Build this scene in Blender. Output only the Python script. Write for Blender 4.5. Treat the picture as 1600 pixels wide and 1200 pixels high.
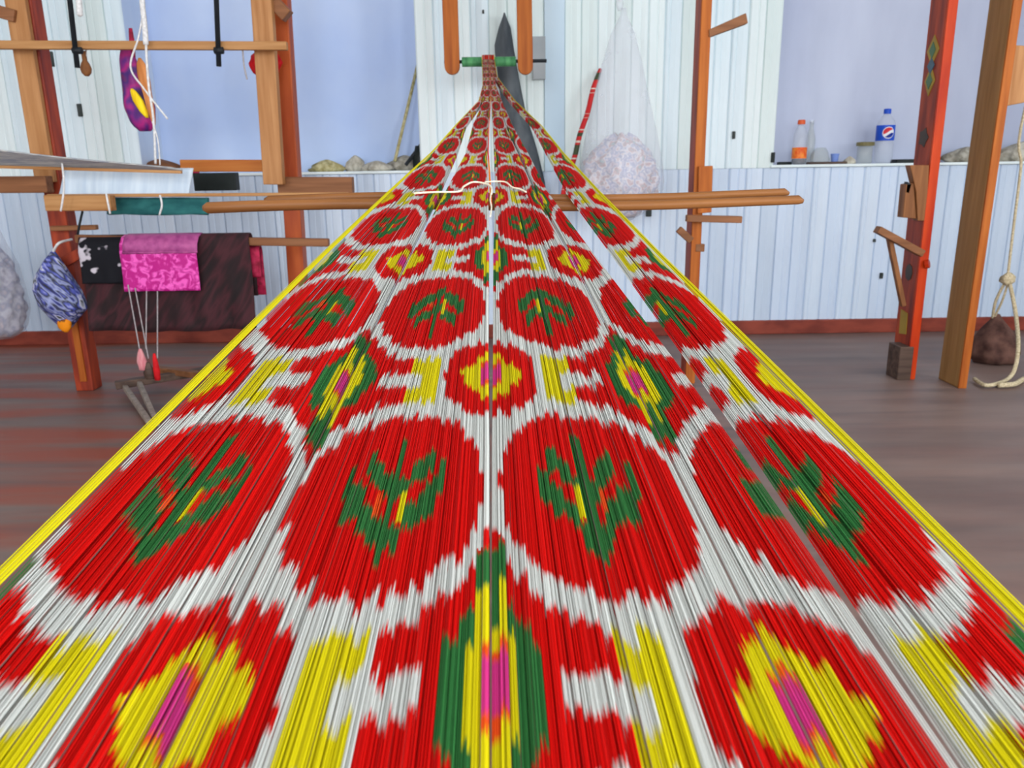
import bpy, math, random
import numpy as np
from mathutils import Vector, Matrix

random.seed(7)
rng = np.random.default_rng(11)
for o in list(bpy.data.objects):
    bpy.data.objects.remove(o)
SC = bpy.context.scene
COL = SC.collection

# ------------------------------------------------------------------ camera
FPX = 1244.0
PITCH = math.radians(15.0)
ROLL = math.radians(0.86)
CAM = Vector((0, 0, 1.0))
F = Vector((0, math.cos(PITCH), -math.sin(PITCH)))
R0 = Vector((1, 0, 0))
U0 = Vector((0, math.sin(PITCH), math.cos(PITCH)))
RT = math.cos(ROLL) * R0 - math.sin(ROLL) * U0
UP = math.sin(ROLL) * R0 + math.cos(ROLL) * U0
cd = bpy.data.cameras.new('camera')
cam = bpy.data.objects.new('camera', cd)
COL.objects.link(cam)
m = Matrix((RT, UP, -F)).transposed().to_4x4()
m.translation = CAM
cam.matrix_world = m
cd.sensor_width = 36.0
cd.lens = FPX / 1600 * 36
cd.clip_start = 0.02
cd.dof.use_dof = True
cd.dof.focus_distance = 0.8
cd.dof.aperture_fstop = 16
SC.camera = cam

# ------------------------------------------------------------------ view, world, daylight
SC.view_settings.view_transform = 'Standard'
SC.view_settings.look = 'None'
SC.view_settings.gamma = 1.0
SC.view_settings.use_curve_mapping = False
SC.view_settings.exposure = -0.46

W = bpy.data.worlds.new('daylight')
SC.world = W
W.use_nodes = True
bg = W.node_tree.nodes['Background']
bg.inputs['Color'].default_value = (0.75, 0.86, 1.0, 1)
bg.inputs['Strength'].default_value = 2.0

ROOM = dict(x0=-3.9, x1=4.1, y0=-3.6, y1=4.85, h=3.2)


def window_light(name, loc, size, rot, energy, color=(0.93, 0.97, 1.0)):
    l = bpy.data.lights.new(name, 'AREA')
    l.shape = 'RECTANGLE'
    l.size, l.size_y = size
    l.energy = energy
    l.color = color
    o = bpy.data.objects.new(name, l)
    o.location = loc
    o.rotation_euler = rot
    COL.objects.link(o)
    return o


# daylight entering the windows of the wall behind the camera and of the right wall
REAR_WINDOWS = [(-2.5, 1.3), (0.0, 1.3), (2.5, 1.3)]          # centre x, width
for wx, ww in REAR_WINDOWS:
    window_light('rear_window_daylight', (wx, ROOM['y0'] - 0.02, 1.95), (ww, 1.9), (math.radians(90), 0, 0), 150)
RIGHT_WINDOWS = [(-1.6, 1.5), (1.2, 1.5)]
for wy, ww in RIGHT_WINDOWS:
    window_light('right_window_daylight', (ROOM['x1'] + 0.02, wy, 1.95), (ww, 1.9), (math.radians(90), 0, math.radians(90)), 75)


# ------------------------------------------------------------------ helpers
def ray(px, py):
    return RT * ((px - 800) / FPX) + UP * ((600 - py) / FPX) + F


def PZ(px, py, z):
    return CAM + ray(px, py) * z


def PY(px, py, y):
    d = ray(px, py)
    return CAM + d * (y / d.y)


def PF(px, py, z=0.0):
    d = ray(px, py)
    return CAM + d * ((z - CAM.z) / d.z)


def lin(c):
    return tuple((x / 255 / 12.92 if x / 255 <= 0.04045 else ((x / 255 + 0.055) / 1.055) ** 2.4) for x in c)


def catmull(pts, n=6):
    pts = [Vector(p) for p in pts]
    if len(pts) < 3:
        return pts
    out = []
    for i in range(len(pts) - 1):
        p0 = pts[max(i - 1, 0)]; p1 = pts[i]; p2 = pts[i + 1]; p3 = pts[min(i + 2, len(pts) - 1)]
        for k in range(n):
            t = k / n
            out.append(0.5 * ((2 * p1) + (p2 - p0) * t + (2 * p0 - 5 * p1 + 4 * p2 - p3) * t * t + (3 * p1 - p0 - 3 * p2 + p3) * t ** 3))
    out.append(pts[-1])
    return out


class MB:
    def __init__(s):
        s.v = []; s.f = []

    def add(s, vs, fs):
        n = len(s.v)
        s.v += [Vector(v) for v in vs]
        s.f += [tuple(i + n for i in f) for f in fs]
        return s

    def box(s, a, b):
        x0, x1 = sorted((a[0], b[0])); y0, y1 = sorted((a[1], b[1])); z0, z1 = sorted((a[2], b[2]))
        return s.add([(x0, y0, z0), (x1, y0, z0), (x1, y1, z0), (x0, y1, z0), (x0, y0, z1), (x1, y0, z1), (x1, y1, z1), (x0, y1, z1)],
                     [(3, 2, 1, 0), (4, 5, 6, 7), (0, 1, 5, 4), (1, 2, 6, 5), (2, 3, 7, 6), (3, 0, 4, 7)])

    def beam(s, a, b, w, d, up=(0, 1, 0), taper=1.0):
        a = Vector(a); b = Vector(b)
        ax = (b - a).normalized()
        dv = Vector(up); dv = (dv - ax * dv.dot(ax)).normalized()
        wv = dv.cross(ax).normalized()
        vs = []
        for p, k in ((a, 1.0), (b, taper)):
            for sw, sd in ((-1, -1), (1, -1), (1, 1), (-1, 1)):
                vs.append(p + wv * (sw * w / 2 * k) + dv * (sd * d / 2 * k))
        return s.add(vs, [(0, 1, 2, 3), (7, 6, 5, 4), (0, 4, 5, 1), (1, 5, 6, 2), (2, 6, 7, 3), (3, 7, 4, 0)])

    def tube(s, pts, r, n=8, cap=True):
        pts = [Vector(p) for p in pts]
        rs = r if isinstance(r, (list, tuple)) else [r] * len(pts)
        t0 = (pts[1] - pts[0]).normalized()
        ref = Vector((0, 0, 1)) if abs(t0.z) < 0.9 else Vector((1, 0, 0))
        nrm = t0.cross(ref).normalized()
        vs = []
        for i, p in enumerate(pts):
            t = (pts[min(i + 1, len(pts) - 1)] - pts[max(i - 1, 0)]).normalized()
            nrm = (nrm - t * nrm.dot(t)).normalized()
            bn = t.cross(nrm)
            for k in range(n):
                a = 2 * math.pi * k / n
                vs.append(p + (nrm * math.cos(a) + bn * math.sin(a)) * rs[i])
        fs = []
        for i in range(len(pts) - 1):
            for k in range(n):
                k2 = (k + 1) % n
                fs.append((i * n + k, i * n + k2, (i + 1) * n + k2, (i + 1) * n + k))
        if cap:
            fs.append(tuple(range(n - 1, -1, -1)))
            fs.append(tuple(range((len(pts) - 1) * n, len(pts) * n)))
        return s.add(vs, fs)

    def lathe(s, c, prof, n=20):
        c = Vector(c)
        vs = []
        for r, z in prof:
            for k in range(n):
                a = 2 * math.pi * k / n
                vs.append(c + Vector((r * math.cos(a), r * math.sin(a), z)))
        fs = []
        for i in range(len(prof) - 1):
            for k in range(n):
                k2 = (k + 1) % n
                fs.append((i * n + k, i * n + k2, (i + 1) * n + k2, (i + 1) * n + k))
        fs.append(tuple(range(n - 1, -1, -1)))
        fs.append(tuple(range((len(prof) - 1) * n, len(prof) * n)))
        return s.add(vs, fs)

    def prism(s, pts, off):
        """polygon pts (3D, planar) extruded by vector off"""
        n = len(pts); off = Vector(off)
        vs = [Vector(p) for p in pts] + [Vector(p) + off for p in pts]
        fs = [tuple(range(n)), tuple(range(2 * n - 1, n - 1, -1))]
        for i in range(n):
            j = (i + 1) % n
            fs.append((i, i + n, j + n, j))
        return s.add(vs, fs)

    def grid(s, fn, nu, nv):
        vs = [fn(i / nu, j / nv) for j in range(nv + 1) for i in range(nu + 1)]
        fs = []
        for j in range(nv):
            for i in range(nu):
                a = j * (nu + 1) + i
                fs.append((a, a + 1, a + nu + 2, a + nu + 1))
        return s.add(vs, fs)

    def blob(s, c, fn, nu=28, nv=18):
        """closed bag surface; fn(theta, t) -> Vector offset, t 0 bottom .. 1 top"""
        c = Vector(c)
        vs = []
        for j in range(nv + 1):
            for i in range(nu):
                vs.append(c + fn(2 * math.pi * i / nu, j / nv))
        fs = []
        for j in range(nv):
            for i in range(nu):
                i2 = (i + 1) % nu
                fs.append((j * nu + i, j * nu + i2, (j + 1) * nu + i2, (j + 1) * nu + i))
        fs.append(tuple(range(nu - 1, -1, -1)))
        fs.append(tuple(range(nv * nu, (nv + 1) * nu)))
        return s.add(vs, fs)

    def build(s, name, mat, parent=None, smooth=False, bevel=0.0, solid=0.0):
        me = bpy.data.meshes.new(name)
        org = parent_loc(parent) if parent else (sum(s.v, Vector()) / len(s.v))
        if not parent:
            zs = min(v.z for v in s.v)
            org = Vector((org.x, org.y, zs))
        me.from_pydata([v - org for v in s.v], [], s.f)
        me.update()
        import bmesh
        bm = bmesh.new(); bm.from_mesh(me)
        bmesh.ops.recalc_face_normals(bm, faces=bm.faces)
        bm.to_mesh(me); bm.free()
        if smooth:
            me.polygons.foreach_set('use_smooth', [True] * len(me.polygons))
        me.materials.append(mat)
        o = bpy.data.objects.new(name, me)
        COL.objects.link(o)
        if parent:
            o.parent = parent
        else:
            o.location = org
        if bevel:
            b = o.modifiers.new('bevel', 'BEVEL'); b.width = bevel; b.segments = 2; b.limit_method = 'ANGLE'
        if solid:
            b = o.modifiers.new('thickness', 'SOLIDIFY'); b.thickness = solid; b.offset = 0
        return o


def parent_loc(p):
    v = Vector((0, 0, 0))
    while p:
        v += p.location
        p = p.parent
    return v


def tag(o, label=None, cat=None, group=None, kind=None):
    if label: o['label'] = label
    if cat: o['category'] = cat
    if group: o['group'] = group
    if kind: o['kind'] = kind
    return o


def thing(name, label, cat, loc, group=None):
    o = bpy.data.objects.new(name, None)
    o.empty_display_size = 0.05
    o.location = Vector(loc)
    COL.objects.link(o)
    return tag(o, label, cat, group)


# ------------------------------------------------------------------ materials
def new_mat(name):
    m = bpy.data.materials.new(name)
    m.use_nodes = True
    nt = m.node_tree
    return m, nt, nt.nodes['Principled BSDF']


def noise_mat(name, c1, c2, scale=(4, 4, 4), rough=0.6, contrast=(0.35, 0.65), bump=0.0, detail=5, spec=0.2, c3=None, sheen=0.0, distortion=0.0, metallic=0.0):
    m, nt, b = new_mat(name)
    N, L = nt.nodes, nt.links
    tc = N.new('ShaderNodeTexCoord'); mp = N.new('ShaderNodeMapping')
    mp.inputs['Scale'].default_value = scale
    L.new(tc.outputs['Object'], mp.inputs['Vector'])
    nz = N.new('ShaderNodeTexNoise')
    nz.inputs['Scale'].default_value = 1.0; nz.inputs['Detail'].default_value = detail
    nz.inputs['Distortion'].default_value = distortion
    L.new(mp.outputs['Vector'], nz.inputs['Vector'])
    cr = N.new('ShaderNodeValToRGB')
    cr.color_ramp.elements[0].position = contrast[0]; cr.color_ramp.elements[0].color = (*lin(c1), 1)
    cr.color_ramp.elements[1].position = contrast[1]; cr.color_ramp.elements[1].color = (*lin(c2), 1)
    if c3:
        e = cr.color_ramp.elements.new((contrast[0] + contrast[1]) / 2); e.color = (*lin(c3), 1)
    L.new(nz.outputs['Fac'], cr.inputs['Fac'])
    L.new(cr.outputs['Color'], b.inputs['Base Color'])
    b.inputs['Roughness'].default_value = rough
    b.inputs['Specular IOR Level'].default_value = spec
    b.inputs['Metallic'].default_value = metallic
    if sheen:
        b.inputs['Sheen Weight'].default_value = sheen
    if bump:
        bp = N.new('ShaderNodeBump'); bp.inputs['Strength'].default_value = bump; bp.inputs['Distance'].default_value = 0.01
        L.new(nz.outputs['Fac'], bp.inputs['Height']); L.new(bp.outputs['Normal'], b.inputs['Normal'])
    return m


def wood_x(name, c1, c2, **k): return noise_mat(name, c1, c2, scale=(2.5, 40, 40), rough=k.pop('rough', 0.55), contrast=(0.3, 0.7), bump=0.15, **k)
def wood_z(name, c1, c2, **k): return noise_mat(name, c1, c2, scale=(40, 40, 2.5), rough=k.pop('rough', 0.55), contrast=(0.3, 0.7), bump=0.15, **k)


M = {}
M['tan_z'] = wood_z('tan_wood_upright', (160, 106, 60), (190, 138, 90))
M['tan_x'] = wood_x('tan_wood_lengthwise', (156, 104, 56), (192, 144, 94))
M['brown_x'] = wood_x('brown_wood_lengthwise', (112, 70, 42), (150, 100, 66))
M['brown_z'] = wood_z('brown_wood_upright', (106, 64, 36), (150, 98, 58))
M['orange_z'] = wood_z('orange_varnished_wood', (148, 72, 22), (188, 106, 40))
M['orange_x'] = wood_x('orange_varnished_wood_lengthwise', (172, 92, 32), (198, 124, 58))
M['red_z'] = noise_mat('red_painted_wood', (140, 50, 26), (190, 92, 42), scale=(14, 14, 2), rough=0.45, contrast=(0.3, 0.7))
M['darkred_z'] = noise_mat('dark_red_painted_wood', (120, 44, 32), (176, 70, 38), scale=(22, 22, 3), rough=0.5)
M['olive_z'] = wood_z('shaded_olive_wood', (138, 102, 58), (166, 126, 78))  # olive tone paints in the shade on the tan post's side
M['stick'] = wood_x('polished_stick_wood', (96, 58, 28), (156, 102, 56), rough=0.4)
M['iron'] = noise_mat('black_iron', (22, 26, 30), (44, 48, 52), rough=0.5)
M['grey_slate'] = noise_mat('dark_grey_hide', (66, 72, 78), (98, 104, 108), scale=(12, 12, 5), rough=0.7)
M['green_paint'] = noise_mat('green_paint', (44, 104, 66), (88, 156, 100), scale=(30, 10, 10), rough=0.4)
M['cream_cord'] = noise_mat('cream_cord', (214, 204, 176), (240, 232, 210), scale=(200, 200, 200), rough=0.8)
M['rope'] = noise_mat('pale_rope', (176, 158, 124), (220, 204, 170), scale=(120, 120, 120), rough=0.85, bump=0.4)
M['string'] = noise_mat('white_string', (206, 204, 202), (238, 236, 234), scale=(90, 90, 90), rough=0.8)
M['grey_string'] = noise_mat('grey_string', (146, 138, 140), (180, 172, 172), scale=(90, 90, 90), rough=0.8)
M['pale_yarn'] = noise_mat('pale_grey_yarn', (138, 142, 152), (190, 188, 184), scale=(6, 90, 90), rough=0.7)
M['wall_mint'] = noise_mat('mint_white_wall_paint', (228, 240, 240), (240, 248, 247), scale=(3, 3, 0.8), rough=0.5)
M['wall_blue'] = noise_mat('bluish_white_wall_paint', (200, 216, 238), (220, 232, 246), scale=(3, 3, 0.8), rough=0.5)
M['pale_blue'] = noise_mat('pale_blue_board_paint', (188, 210, 224), (202, 222, 234), scale=(3, 3, 1), rough=0.5)
M['alcove'] = noise_mat('lavender_blue_plaster', (186, 206, 244), (206, 222, 250), scale=(1.6, 1.6, 1.2), rough=0.8)
M['alcove_grey'] = noise_mat('greyed_lavender_plaster', (178, 184, 206), (200, 206, 224), scale=(2.2, 2.2, 0.6), rough=0.8)
M['plaster'] = noise_mat('white_plaster', (222, 224, 224), (234, 236, 236), scale=(2, 2, 2), rough=0.85)
M['motif_dark0'] = noise_mat('dark_stained_plug', (50, 54, 52), (84, 90, 88), rough=0.7)
M['base_red'] = noise_mat('brick_red_skirting_paint', (118, 52, 42), (150, 70, 54), scale=(6, 6, 14), rough=0.5)
M['silver_grey'] = noise_mat('grey_plate', (150, 158, 162), (176, 182, 184), rough=0.5)
M['teal'] = noise_mat('dark_teal_cloth', (30, 86, 88), (48, 112, 110), scale=(14, 14, 30), rough=0.8)
M['pale_cloth'] = noise_mat('pale_blue_cloth', (192, 208, 224), (216, 228, 238), scale=(30, 5, 3), rough=0.8)
M['maroon'] = noise_mat('maroon_velvet', (34, 8, 14), (70, 20, 28), scale=(9, 9, 4), rough=0.85, sheen=0.15, distortion=1.0)
M['black_motif'] = noise_mat('black_white_motif_velvet', (20, 20, 26), (196, 188, 196), scale=(14, 14, 16), rough=0.8, contrast=(0.59, 0.64), detail=2)
M['pink'] = noise_mat('magenta_brocade', (188, 30, 130), (240, 96, 190), scale=(26, 26, 26), rough=0.4, contrast=(0.45, 0.6), detail=3, distortion=1.5)
M['mauve'] = noise_mat('mauve_brocade', (150, 62, 122), (186, 92, 148), scale=(26, 26, 26), rough=0.5)
M['crimson'] = noise_mat('crimson_cloth', (120, 16, 40), (190, 40, 80), scale=(30, 30, 30), rough=0.6)
M['red_cloth'] = noise_mat('bright_red_cloth', (176, 14, 24), (222, 30, 36), scale=(20, 20, 20), rough=0.7)
M['brown_sack'] = noise_mat('brown_sackcloth', (62, 40, 36), (110, 78, 68), scale=(14, 14, 14), rough=0.9, bump=0.4)
M['dusty_rag'] = noise_mat('dusty_rag', (128, 122, 108), (184, 178, 164), scale=(30, 30, 30), rough=0.9, bump=0.4)
M['straw'] = noise_mat('straw_coloured_fibre', (160, 146, 92), (206, 196, 150), scale=(40, 40, 40), rough=0.9)
M['rubble'] = noise_mat('pale_plaster_rubble', (164, 156, 140), (208, 202, 186), scale=(30, 30, 30), rough=0.9, bump=0.4)
M['blue_plastic'] = noise_mat('blue_plastic', (28, 74, 190), (40, 92, 210), rough=0.35)
M['white_print'] = noise_mat('white_print', (232, 234, 238), (242, 244, 246), rough=0.4)
M['red_print'] = noise_mat('red_print', (206, 34, 48), (220, 48, 60), rough=0.4)
M['navy_print'] = noise_mat('navy_print', (20, 44, 140), (28, 56, 156), rough=0.4)
M['orange_plastic'] = noise_mat('orange_plastic', (216, 84, 40), (232, 104, 56), rough=0.4)
M['orange_label'] = noise_mat('orange_label_print', (226, 70, 20), (250, 150, 60), scale=(40, 40, 30), rough=0.4)
M['cola'] = noise_mat('dark_liquid', (44, 30, 18), (66, 44, 24), rough=0.2)
M['olive_lid'] = noise_mat('olive_tin_lid', (108, 100, 62), (140, 130, 88), rough=0.4)
M['light_blue_plastic'] = noise_mat('light_blue_plastic', (120, 146, 216), (146, 168, 228), rough=0.4)
M['black_plastic'] = noise_mat('black_plastic', (20, 26, 24), (40, 46, 44), rough=0.5)
M['dark_wood'] = wood_x('dark_worn_wood', (60, 46, 40), (104, 82, 70))
M['grey_wood'] = wood_z('grey_weathered_wood', (120, 108, 98), (160, 146, 134))


def floor_mat():
    m, nt, b = new_mat('worn_red_brown_floor_paint')
    N, L = nt.nodes, nt.links
    tc = N.new('ShaderNodeTexCoord')

    def layer(scale, detail, p0, p1):
        mp = N.new('ShaderNodeMapping'); mp.inputs['Scale'].default_value = scale
        L.new(tc.outputs['Object'], mp.inputs['Vector'])
        nz = N.new('ShaderNodeTexNoise'); nz.inputs['Scale'].default_value = 1; nz.inputs['Detail'].default_value = detail
        L.new(mp.outputs['Vector'], nz.inputs['Vector'])
        mr = N.new('ShaderNodeMapRange'); mr.inputs['From Min'].default_value = p0; mr.inputs['From Max'].default_value = p1
        L.new(nz.outputs['Fac'], mr.inputs['Value'])
        return mr.outputs['Result']

    def mix(fac, a, c):
        mx = N.new('ShaderNodeMix'); mx.data_type = 'RGBA'
        L.new(fac, mx.inputs['Factor'])
        for sock, v in ((mx.inputs[6], a), (mx.inputs[7], c)):
            if isinstance(v, tuple): sock.default_value = (*lin(v), 1)
            else: L.new(v, sock)
        return mx.outputs[2]
    brown = mix(layer((1.2, 5, 1), 6, 0.3, 0.7), (106, 87, 81), (136, 114, 104))
    # red paint survives towards the left of the room, worn away on the right
    sx = N.new('ShaderNodeSeparateXYZ'); L.new(tc.outputs['Object'], sx.inputs[0])
    side = N.new('ShaderNodeMapRange'); side.inputs['From Min'].default_value = 0.9; side.inputs['From Max'].default_value = -1.6
    side.inputs['To Min'].default_value = 0.12
    L.new(sx.outputs['X'], side.inputs['Value'])
    mul = N.new('ShaderNodeMath'); mul.operation = 'MULTIPLY'
    L.new(layer((0.8, 6, 1), 6, 0.42, 0.62), mul.inputs[0]); L.new(side.outputs['Result'], mul.inputs[1])
    red = mix(mul.outputs[0], brown, (144, 72, 52))
    dk = mix(layer((0.7, 7, 1), 4, 0.55, 0.75), red, (94, 81, 79))
    L.new(dk, b.inputs['Base Color'])
    b.inputs['Roughness'].default_value = 0.5
    b.inputs['Specular IOR Level'].default_value = 0.35
    return m


M['floor'] = floor_mat()


def clear_mat(name, tint, amount, rough=0.12):
    m, nt, b = new_mat(name)
    N, L = nt.nodes, nt.links
    b.inputs['Base Color'].default_value = (*lin(tint), 1)
    b.inputs['Roughness'].default_value = rough
    tr = N.new('ShaderNodeBsdfTransparent')
    mx = N.new('ShaderNodeMixShader')
    tc = N.new('ShaderNodeTexCoord'); nz = N.new('ShaderNodeTexNoise'); nz.inputs['Scale'].default_value = 9
    L.new(tc.outputs['Object'], nz.inputs['Vector'])
    mr = N.new('ShaderNodeMapRange'); mr.inputs['To Min'].default_value = amount * 0.75; mr.inputs['To Max'].default_value = amount * 1.25
    L.new(nz.outputs['Fac'], mr.inputs['Value'])
    L.new(mr.outputs['Result'], mx.inputs[0])
    L.new(tr.outputs[0], mx.inputs[1]); L.new(b.outputs[0], mx.inputs[2])
    L.new(mx.outputs[0], N['Material Output'].inputs['Surface'])
    return m


M['film'] = clear_mat('clear_plastic_film', (224, 228, 238), 0.27, 0.3)
M['pet'] = clear_mat('clear_bottle_plastic', (214, 220, 230), 0.3)
M['glass'] = clear_mat('clear_jar_glass', (190, 196, 190), 0.35)


def multi_mat(name, cols, scale, rough=0.6, stretch=(1, 1, 1), turn=0.0):
    """patches of several tones (voronoi cells)"""
    m, nt, b = new_mat(name)
    N, L = nt.nodes, nt.links
    tc = N.new('ShaderNodeTexCoord'); mp = N.new('ShaderNodeMapping'); mp.inputs['Scale'].default_value = stretch
    mp.vector_type = 'TEXTURE' if turn else 'POINT'; mp.inputs['Rotation'].default_value = (0, turn, 0)
    L.new(tc.outputs['Object'], mp.inputs['Vector'])
    nz = N.new('ShaderNodeTexNoise'); nz.inputs['Scale'].default_value = scale; nz.inputs['Detail'].default_value = 2
    L.new(mp.outputs['Vector'], nz.inputs['Vector'])
    cr = N.new('ShaderNodeValToRGB'); cr.color_ramp.interpolation = 'LINEAR'
    n = len(cols)
    for i, c in enumerate(cols):
        pos = 0.3 + 0.4 * i / (n - 1)
        if i < 2:
            e = cr.color_ramp.elements[i]; e.position = pos
        else:
            e = cr.color_ramp.elements.new(pos)
        e.color = (*lin(c), 1)
    L.new(nz.outputs['Fac'], cr.inputs['Fac'])
    L.new(cr.outputs['Color'], b.inputs['Base Color'])
    b.inputs['Roughness'].default_value = rough
    return m


M['blue_bag'] = multi_mat('blue_white_black_print', [(18, 20, 30), (40, 48, 130), (150, 158, 200), (26, 28, 40), (80, 90, 180), (206, 208, 222), (36, 40, 44)], 26, stretch=(3.5, 1, 0.9), turn=0.75)
M['purple_bag'] = multi_mat('purple_magenta_dye', [(44, 18, 80), (90, 26, 120), (176, 26, 120), (60, 26, 110), (140, 36, 60)], 9)
M['scraps'] = multi_mat('pale_fibre_scraps', [(190, 172, 186), (224, 214, 220), (170, 172, 198), (234, 228, 230), (204, 170, 168), (180, 196, 200)], 24, 0.9)
M['grey_scraps'] = multi_mat('grey_fibre_scraps', [(146, 142, 160), (194, 190, 202), (132, 132, 156), (190, 172, 174)], 18, 0.9)


def stripes_z(name, cols, scale):
    m, nt, b = new_mat(name)
    N, L = nt.nodes, nt.links
    tc = N.new('ShaderNodeTexCoord'); sx = N.new('ShaderNodeSeparateXYZ'); L.new(tc.outputs['Object'], sx.inputs[0])
    nz = N.new('ShaderNodeTexNoise'); nz.noise_dimensions = '1D'; nz.inputs['Scale'].default_value = scale; nz.inputs['Detail'].default_value = 1
    L.new(sx.outputs['Z'], nz.inputs['W'])
    cr = N.new('ShaderNodeValToRGB'); cr.color_ramp.interpolation = 'CONSTANT'
    for i, (p, c) in enumerate(cols):
        e = cr.color_ramp.elements[i] if i < 2 else cr.color_ramp.elements.new(p)
        e.position = p; e.color = (*lin(c), 1)
    L.new(nz.outputs['Fac'], cr.inputs['Fac']); L.new(cr.outputs['Color'], b.inputs['Base Color'])
    b.inputs['Roughness'].default_value = 0.6
    return m


M['ikat_cord'] = stripes_z('red_green_white_dyed_cord', [(0.0, (60, 70, 40)), (0.42, (206, 24, 26)), (0.58, (226, 206, 190)), (0.61, (200, 30, 28))], 15)


def thread_mat():
    m, nt, b = new_mat('dyed_silk_thread')
    N, L = nt.nodes, nt.links
    at = N.new('ShaderNodeAttribute'); at.attribute_name = 'dye'
    L.new(at.outputs['Color'], b.inputs['Base Color'])
    b.inputs['Roughness'].default_value = 0.6
    b.inputs['Specular IOR Level'].default_value = 0.10
    return m


M['thread'] = thread_mat()

# ------------------------------------------------------------------ the room
x0, x1, y0, y1, H = ROOM['x0'], ROOM['x1'], ROOM['y0'], ROOM['y1'], ROOM['h']
tag(MB().box((x0 - .3, y0 - .3, -0.1), (x1 + .3, y1 + .6, 0)).build('floor', M['floor']), 'worn reddish brown painted floor of the workshop', None, None, 'structure')
tag(MB().box((x0 - .3, y0 - .3, H), (x1 + .3, y1 + .6, H + .1)).build('ceiling', M['plaster']), 'plain white ceiling above the looms', None, None, 'structure')
tag(MB().box((x0 - .2, y0 - .2, 0), (x0, y1 + .6, H)).build('wall_left', M['plaster']), 'plain white side wall left of the looms', None, None, 'structure')


def wall_with_windows(name, label, horiz, fixed, thick, a0, a1, wins, zb, zt):
    mb = MB()

    def seg(p, q, za, zb_):
        if horiz: mb.box((p, fixed, za), (q, fixed + thick, zb_))
        else: mb.box((fixed, p, za), (fixed + thick, q, zb_))
    cur = a0
    for c, w in wins:
        seg(cur, c - w / 2, 0, H)
        seg(c - w / 2, c + w / 2, 0, zb); seg(c - w / 2, c + w / 2, zt, H)
        cur = c + w / 2
    seg(cur, a1, 0, H)
    return tag(mb.build(name, M['plaster']), label, None, None, 'structure')


wall_with_windows('wall_rear', 'white wall with windows behind the photographer', True, y0, -0.2, x0, x1, REAR_WINDOWS, 1.0, 2.9)
wall_with_windows('wall_right', 'white side wall with windows right of the looms', False, x1, 0.2, y0, y1 + .6, RIGHT_WINDOWS, 1.0, 2.9)

# back wall: lower wall with ledge, sections between two alcoves
YW = y1
SILL = PY(1400, 256, YW).z
SILL_L = PY(520, 262, YW).z
AL_L = (PY(207, 150, YW).x, PY(652, 150, YW).x)     # left alcove
AL_R = (PY(1216, 150, YW).x, 3.6)                    # right alcove
ALD = 0.32                                           # alcove depth
ATOP = 2.75
wb = MB()
wb.box((x0, YW + .012, 0), (x1, YW + ALD + .1, SILL - .012))
for a, b in ((x0, AL_L[0]), (AL_L[1], AL_R[0]), (AL_R[1], x1)):
    wb.box((a, YW + .012, SILL - .012), (b, YW + ALD + .1, H))
for a, b in (AL_L, AL_R):
    wb.box((a, YW + .012, ATOP), (b, YW + ALD + .1, H))
wall_back = tag(wb.build('wall_back', M['wall_blue']), 'white vertically ribbed board wall with two alcoves', None, None, 'structure')
for i, (a, b) in enumerate((AL_L, AL_R)):
    al = MB()
    al.box((a, YW + ALD, SILL - .012), (b, YW + ALD + .02, ATOP))
    al.build('alcove_back', M['alcove'] if i == 0 else M['alcove_grey'], wall_back)
    sd = MB().box((a - .02, YW - .02, SILL - .012), (b + .02, YW + ALD, SILL + .004))
    sd.build('ledge', M['wall_mint'], wall_back, bevel=.004)


def strip_mesh(name, w, z0, z1, mat):
    """one ribbed lining board: two unequal ridges and a groove at the joint"""
    r_ = random.Random(name)
    m1 = r_.uniform(.03, .065); g_ = r_.uniform(.002, .006)
    prof = [(0, .012), (.004, .003), (.010, r_.uniform(-.002, .002)), (m1 - .006, .0), (m1, g_), (m1 + .006, .001), ((m1 + .1) / 2, -r_.uniform(.001, .005)), (.090, .0), (.097, .005), (.1, .012)]
    mb = MB()
    k = w / .1
    n = len(prof)
    vs = [(x * k, y, z0) for x, y in prof] + [(x * k, y, z1) for x, y in prof]
    fs = [(i, i + 1, i + 1 + n, i + n) for i in range(n - 1)]
    me = bpy.data.meshes.new(name)
    me.from_pydata(vs, [], fs)
    me.materials.append(mat)
    return me


def strips(xa, xb, z0, z1, mat, w=.085):
    n = max(1, round((xb - xa) / w)); w = (xb - xa) / n
    mes = [strip_mesh('panel_strip_%d' % k, w, z0, z1, mat[k % len(mat)]) for k in range(6)]
    org = parent_loc(wall_back)
    for i in range(n):
        o = bpy.data.objects.new('panel_strip', random.choice(mes))
        COL.objects.link(o)
        o.parent = wall_back
        o.location = Vector((xa + i * w, YW + random.uniform(-.0015, .0015), 0)) - org


WB = [M['wall_blue'], noise_mat('bluish_white_wall_paint_greyer', (190, 206, 226), (212, 224, 238), scale=(3, 3, 0.8), rough=0.5),
      noise_mat('bluish_white_wall_paint_paler', (206, 222, 240), (226, 236, 248), scale=(3, 3, 0.8), rough=0.5)]
WM = [M['wall_mint'], noise_mat('mint_white_wall_paint_greyer', (216, 230, 228), (232, 241, 238), scale=(3, 3, 0.8), rough=0.5),
      noise_mat('mint_white_wall_paint_bluer', (220, 236, 242), (236, 246, 249), scale=(3, 3, 0.8), rough=0.5)]
BLUE_STRIP = (PY(851, 150, YW).x, PY(882, 150, YW).x)
strips(x0, x1, 0.075, SILL - .014, WB, .10)
strips(x0, AL_L[0], SILL - .012, H, WM, .10)
strips(AL_L[1], BLUE_STRIP[0], SILL - .012, H, WM, .10)
strips(BLUE_STRIP[1], AL_R[0], SILL - .012, H, WM, .095)
MB().box((BLUE_STRIP[0], YW - .008, SILL - .012), (BLUE_STRIP[1], YW + .013, H)).build('cover_board', M['pale_blue'], wall_back)
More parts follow.
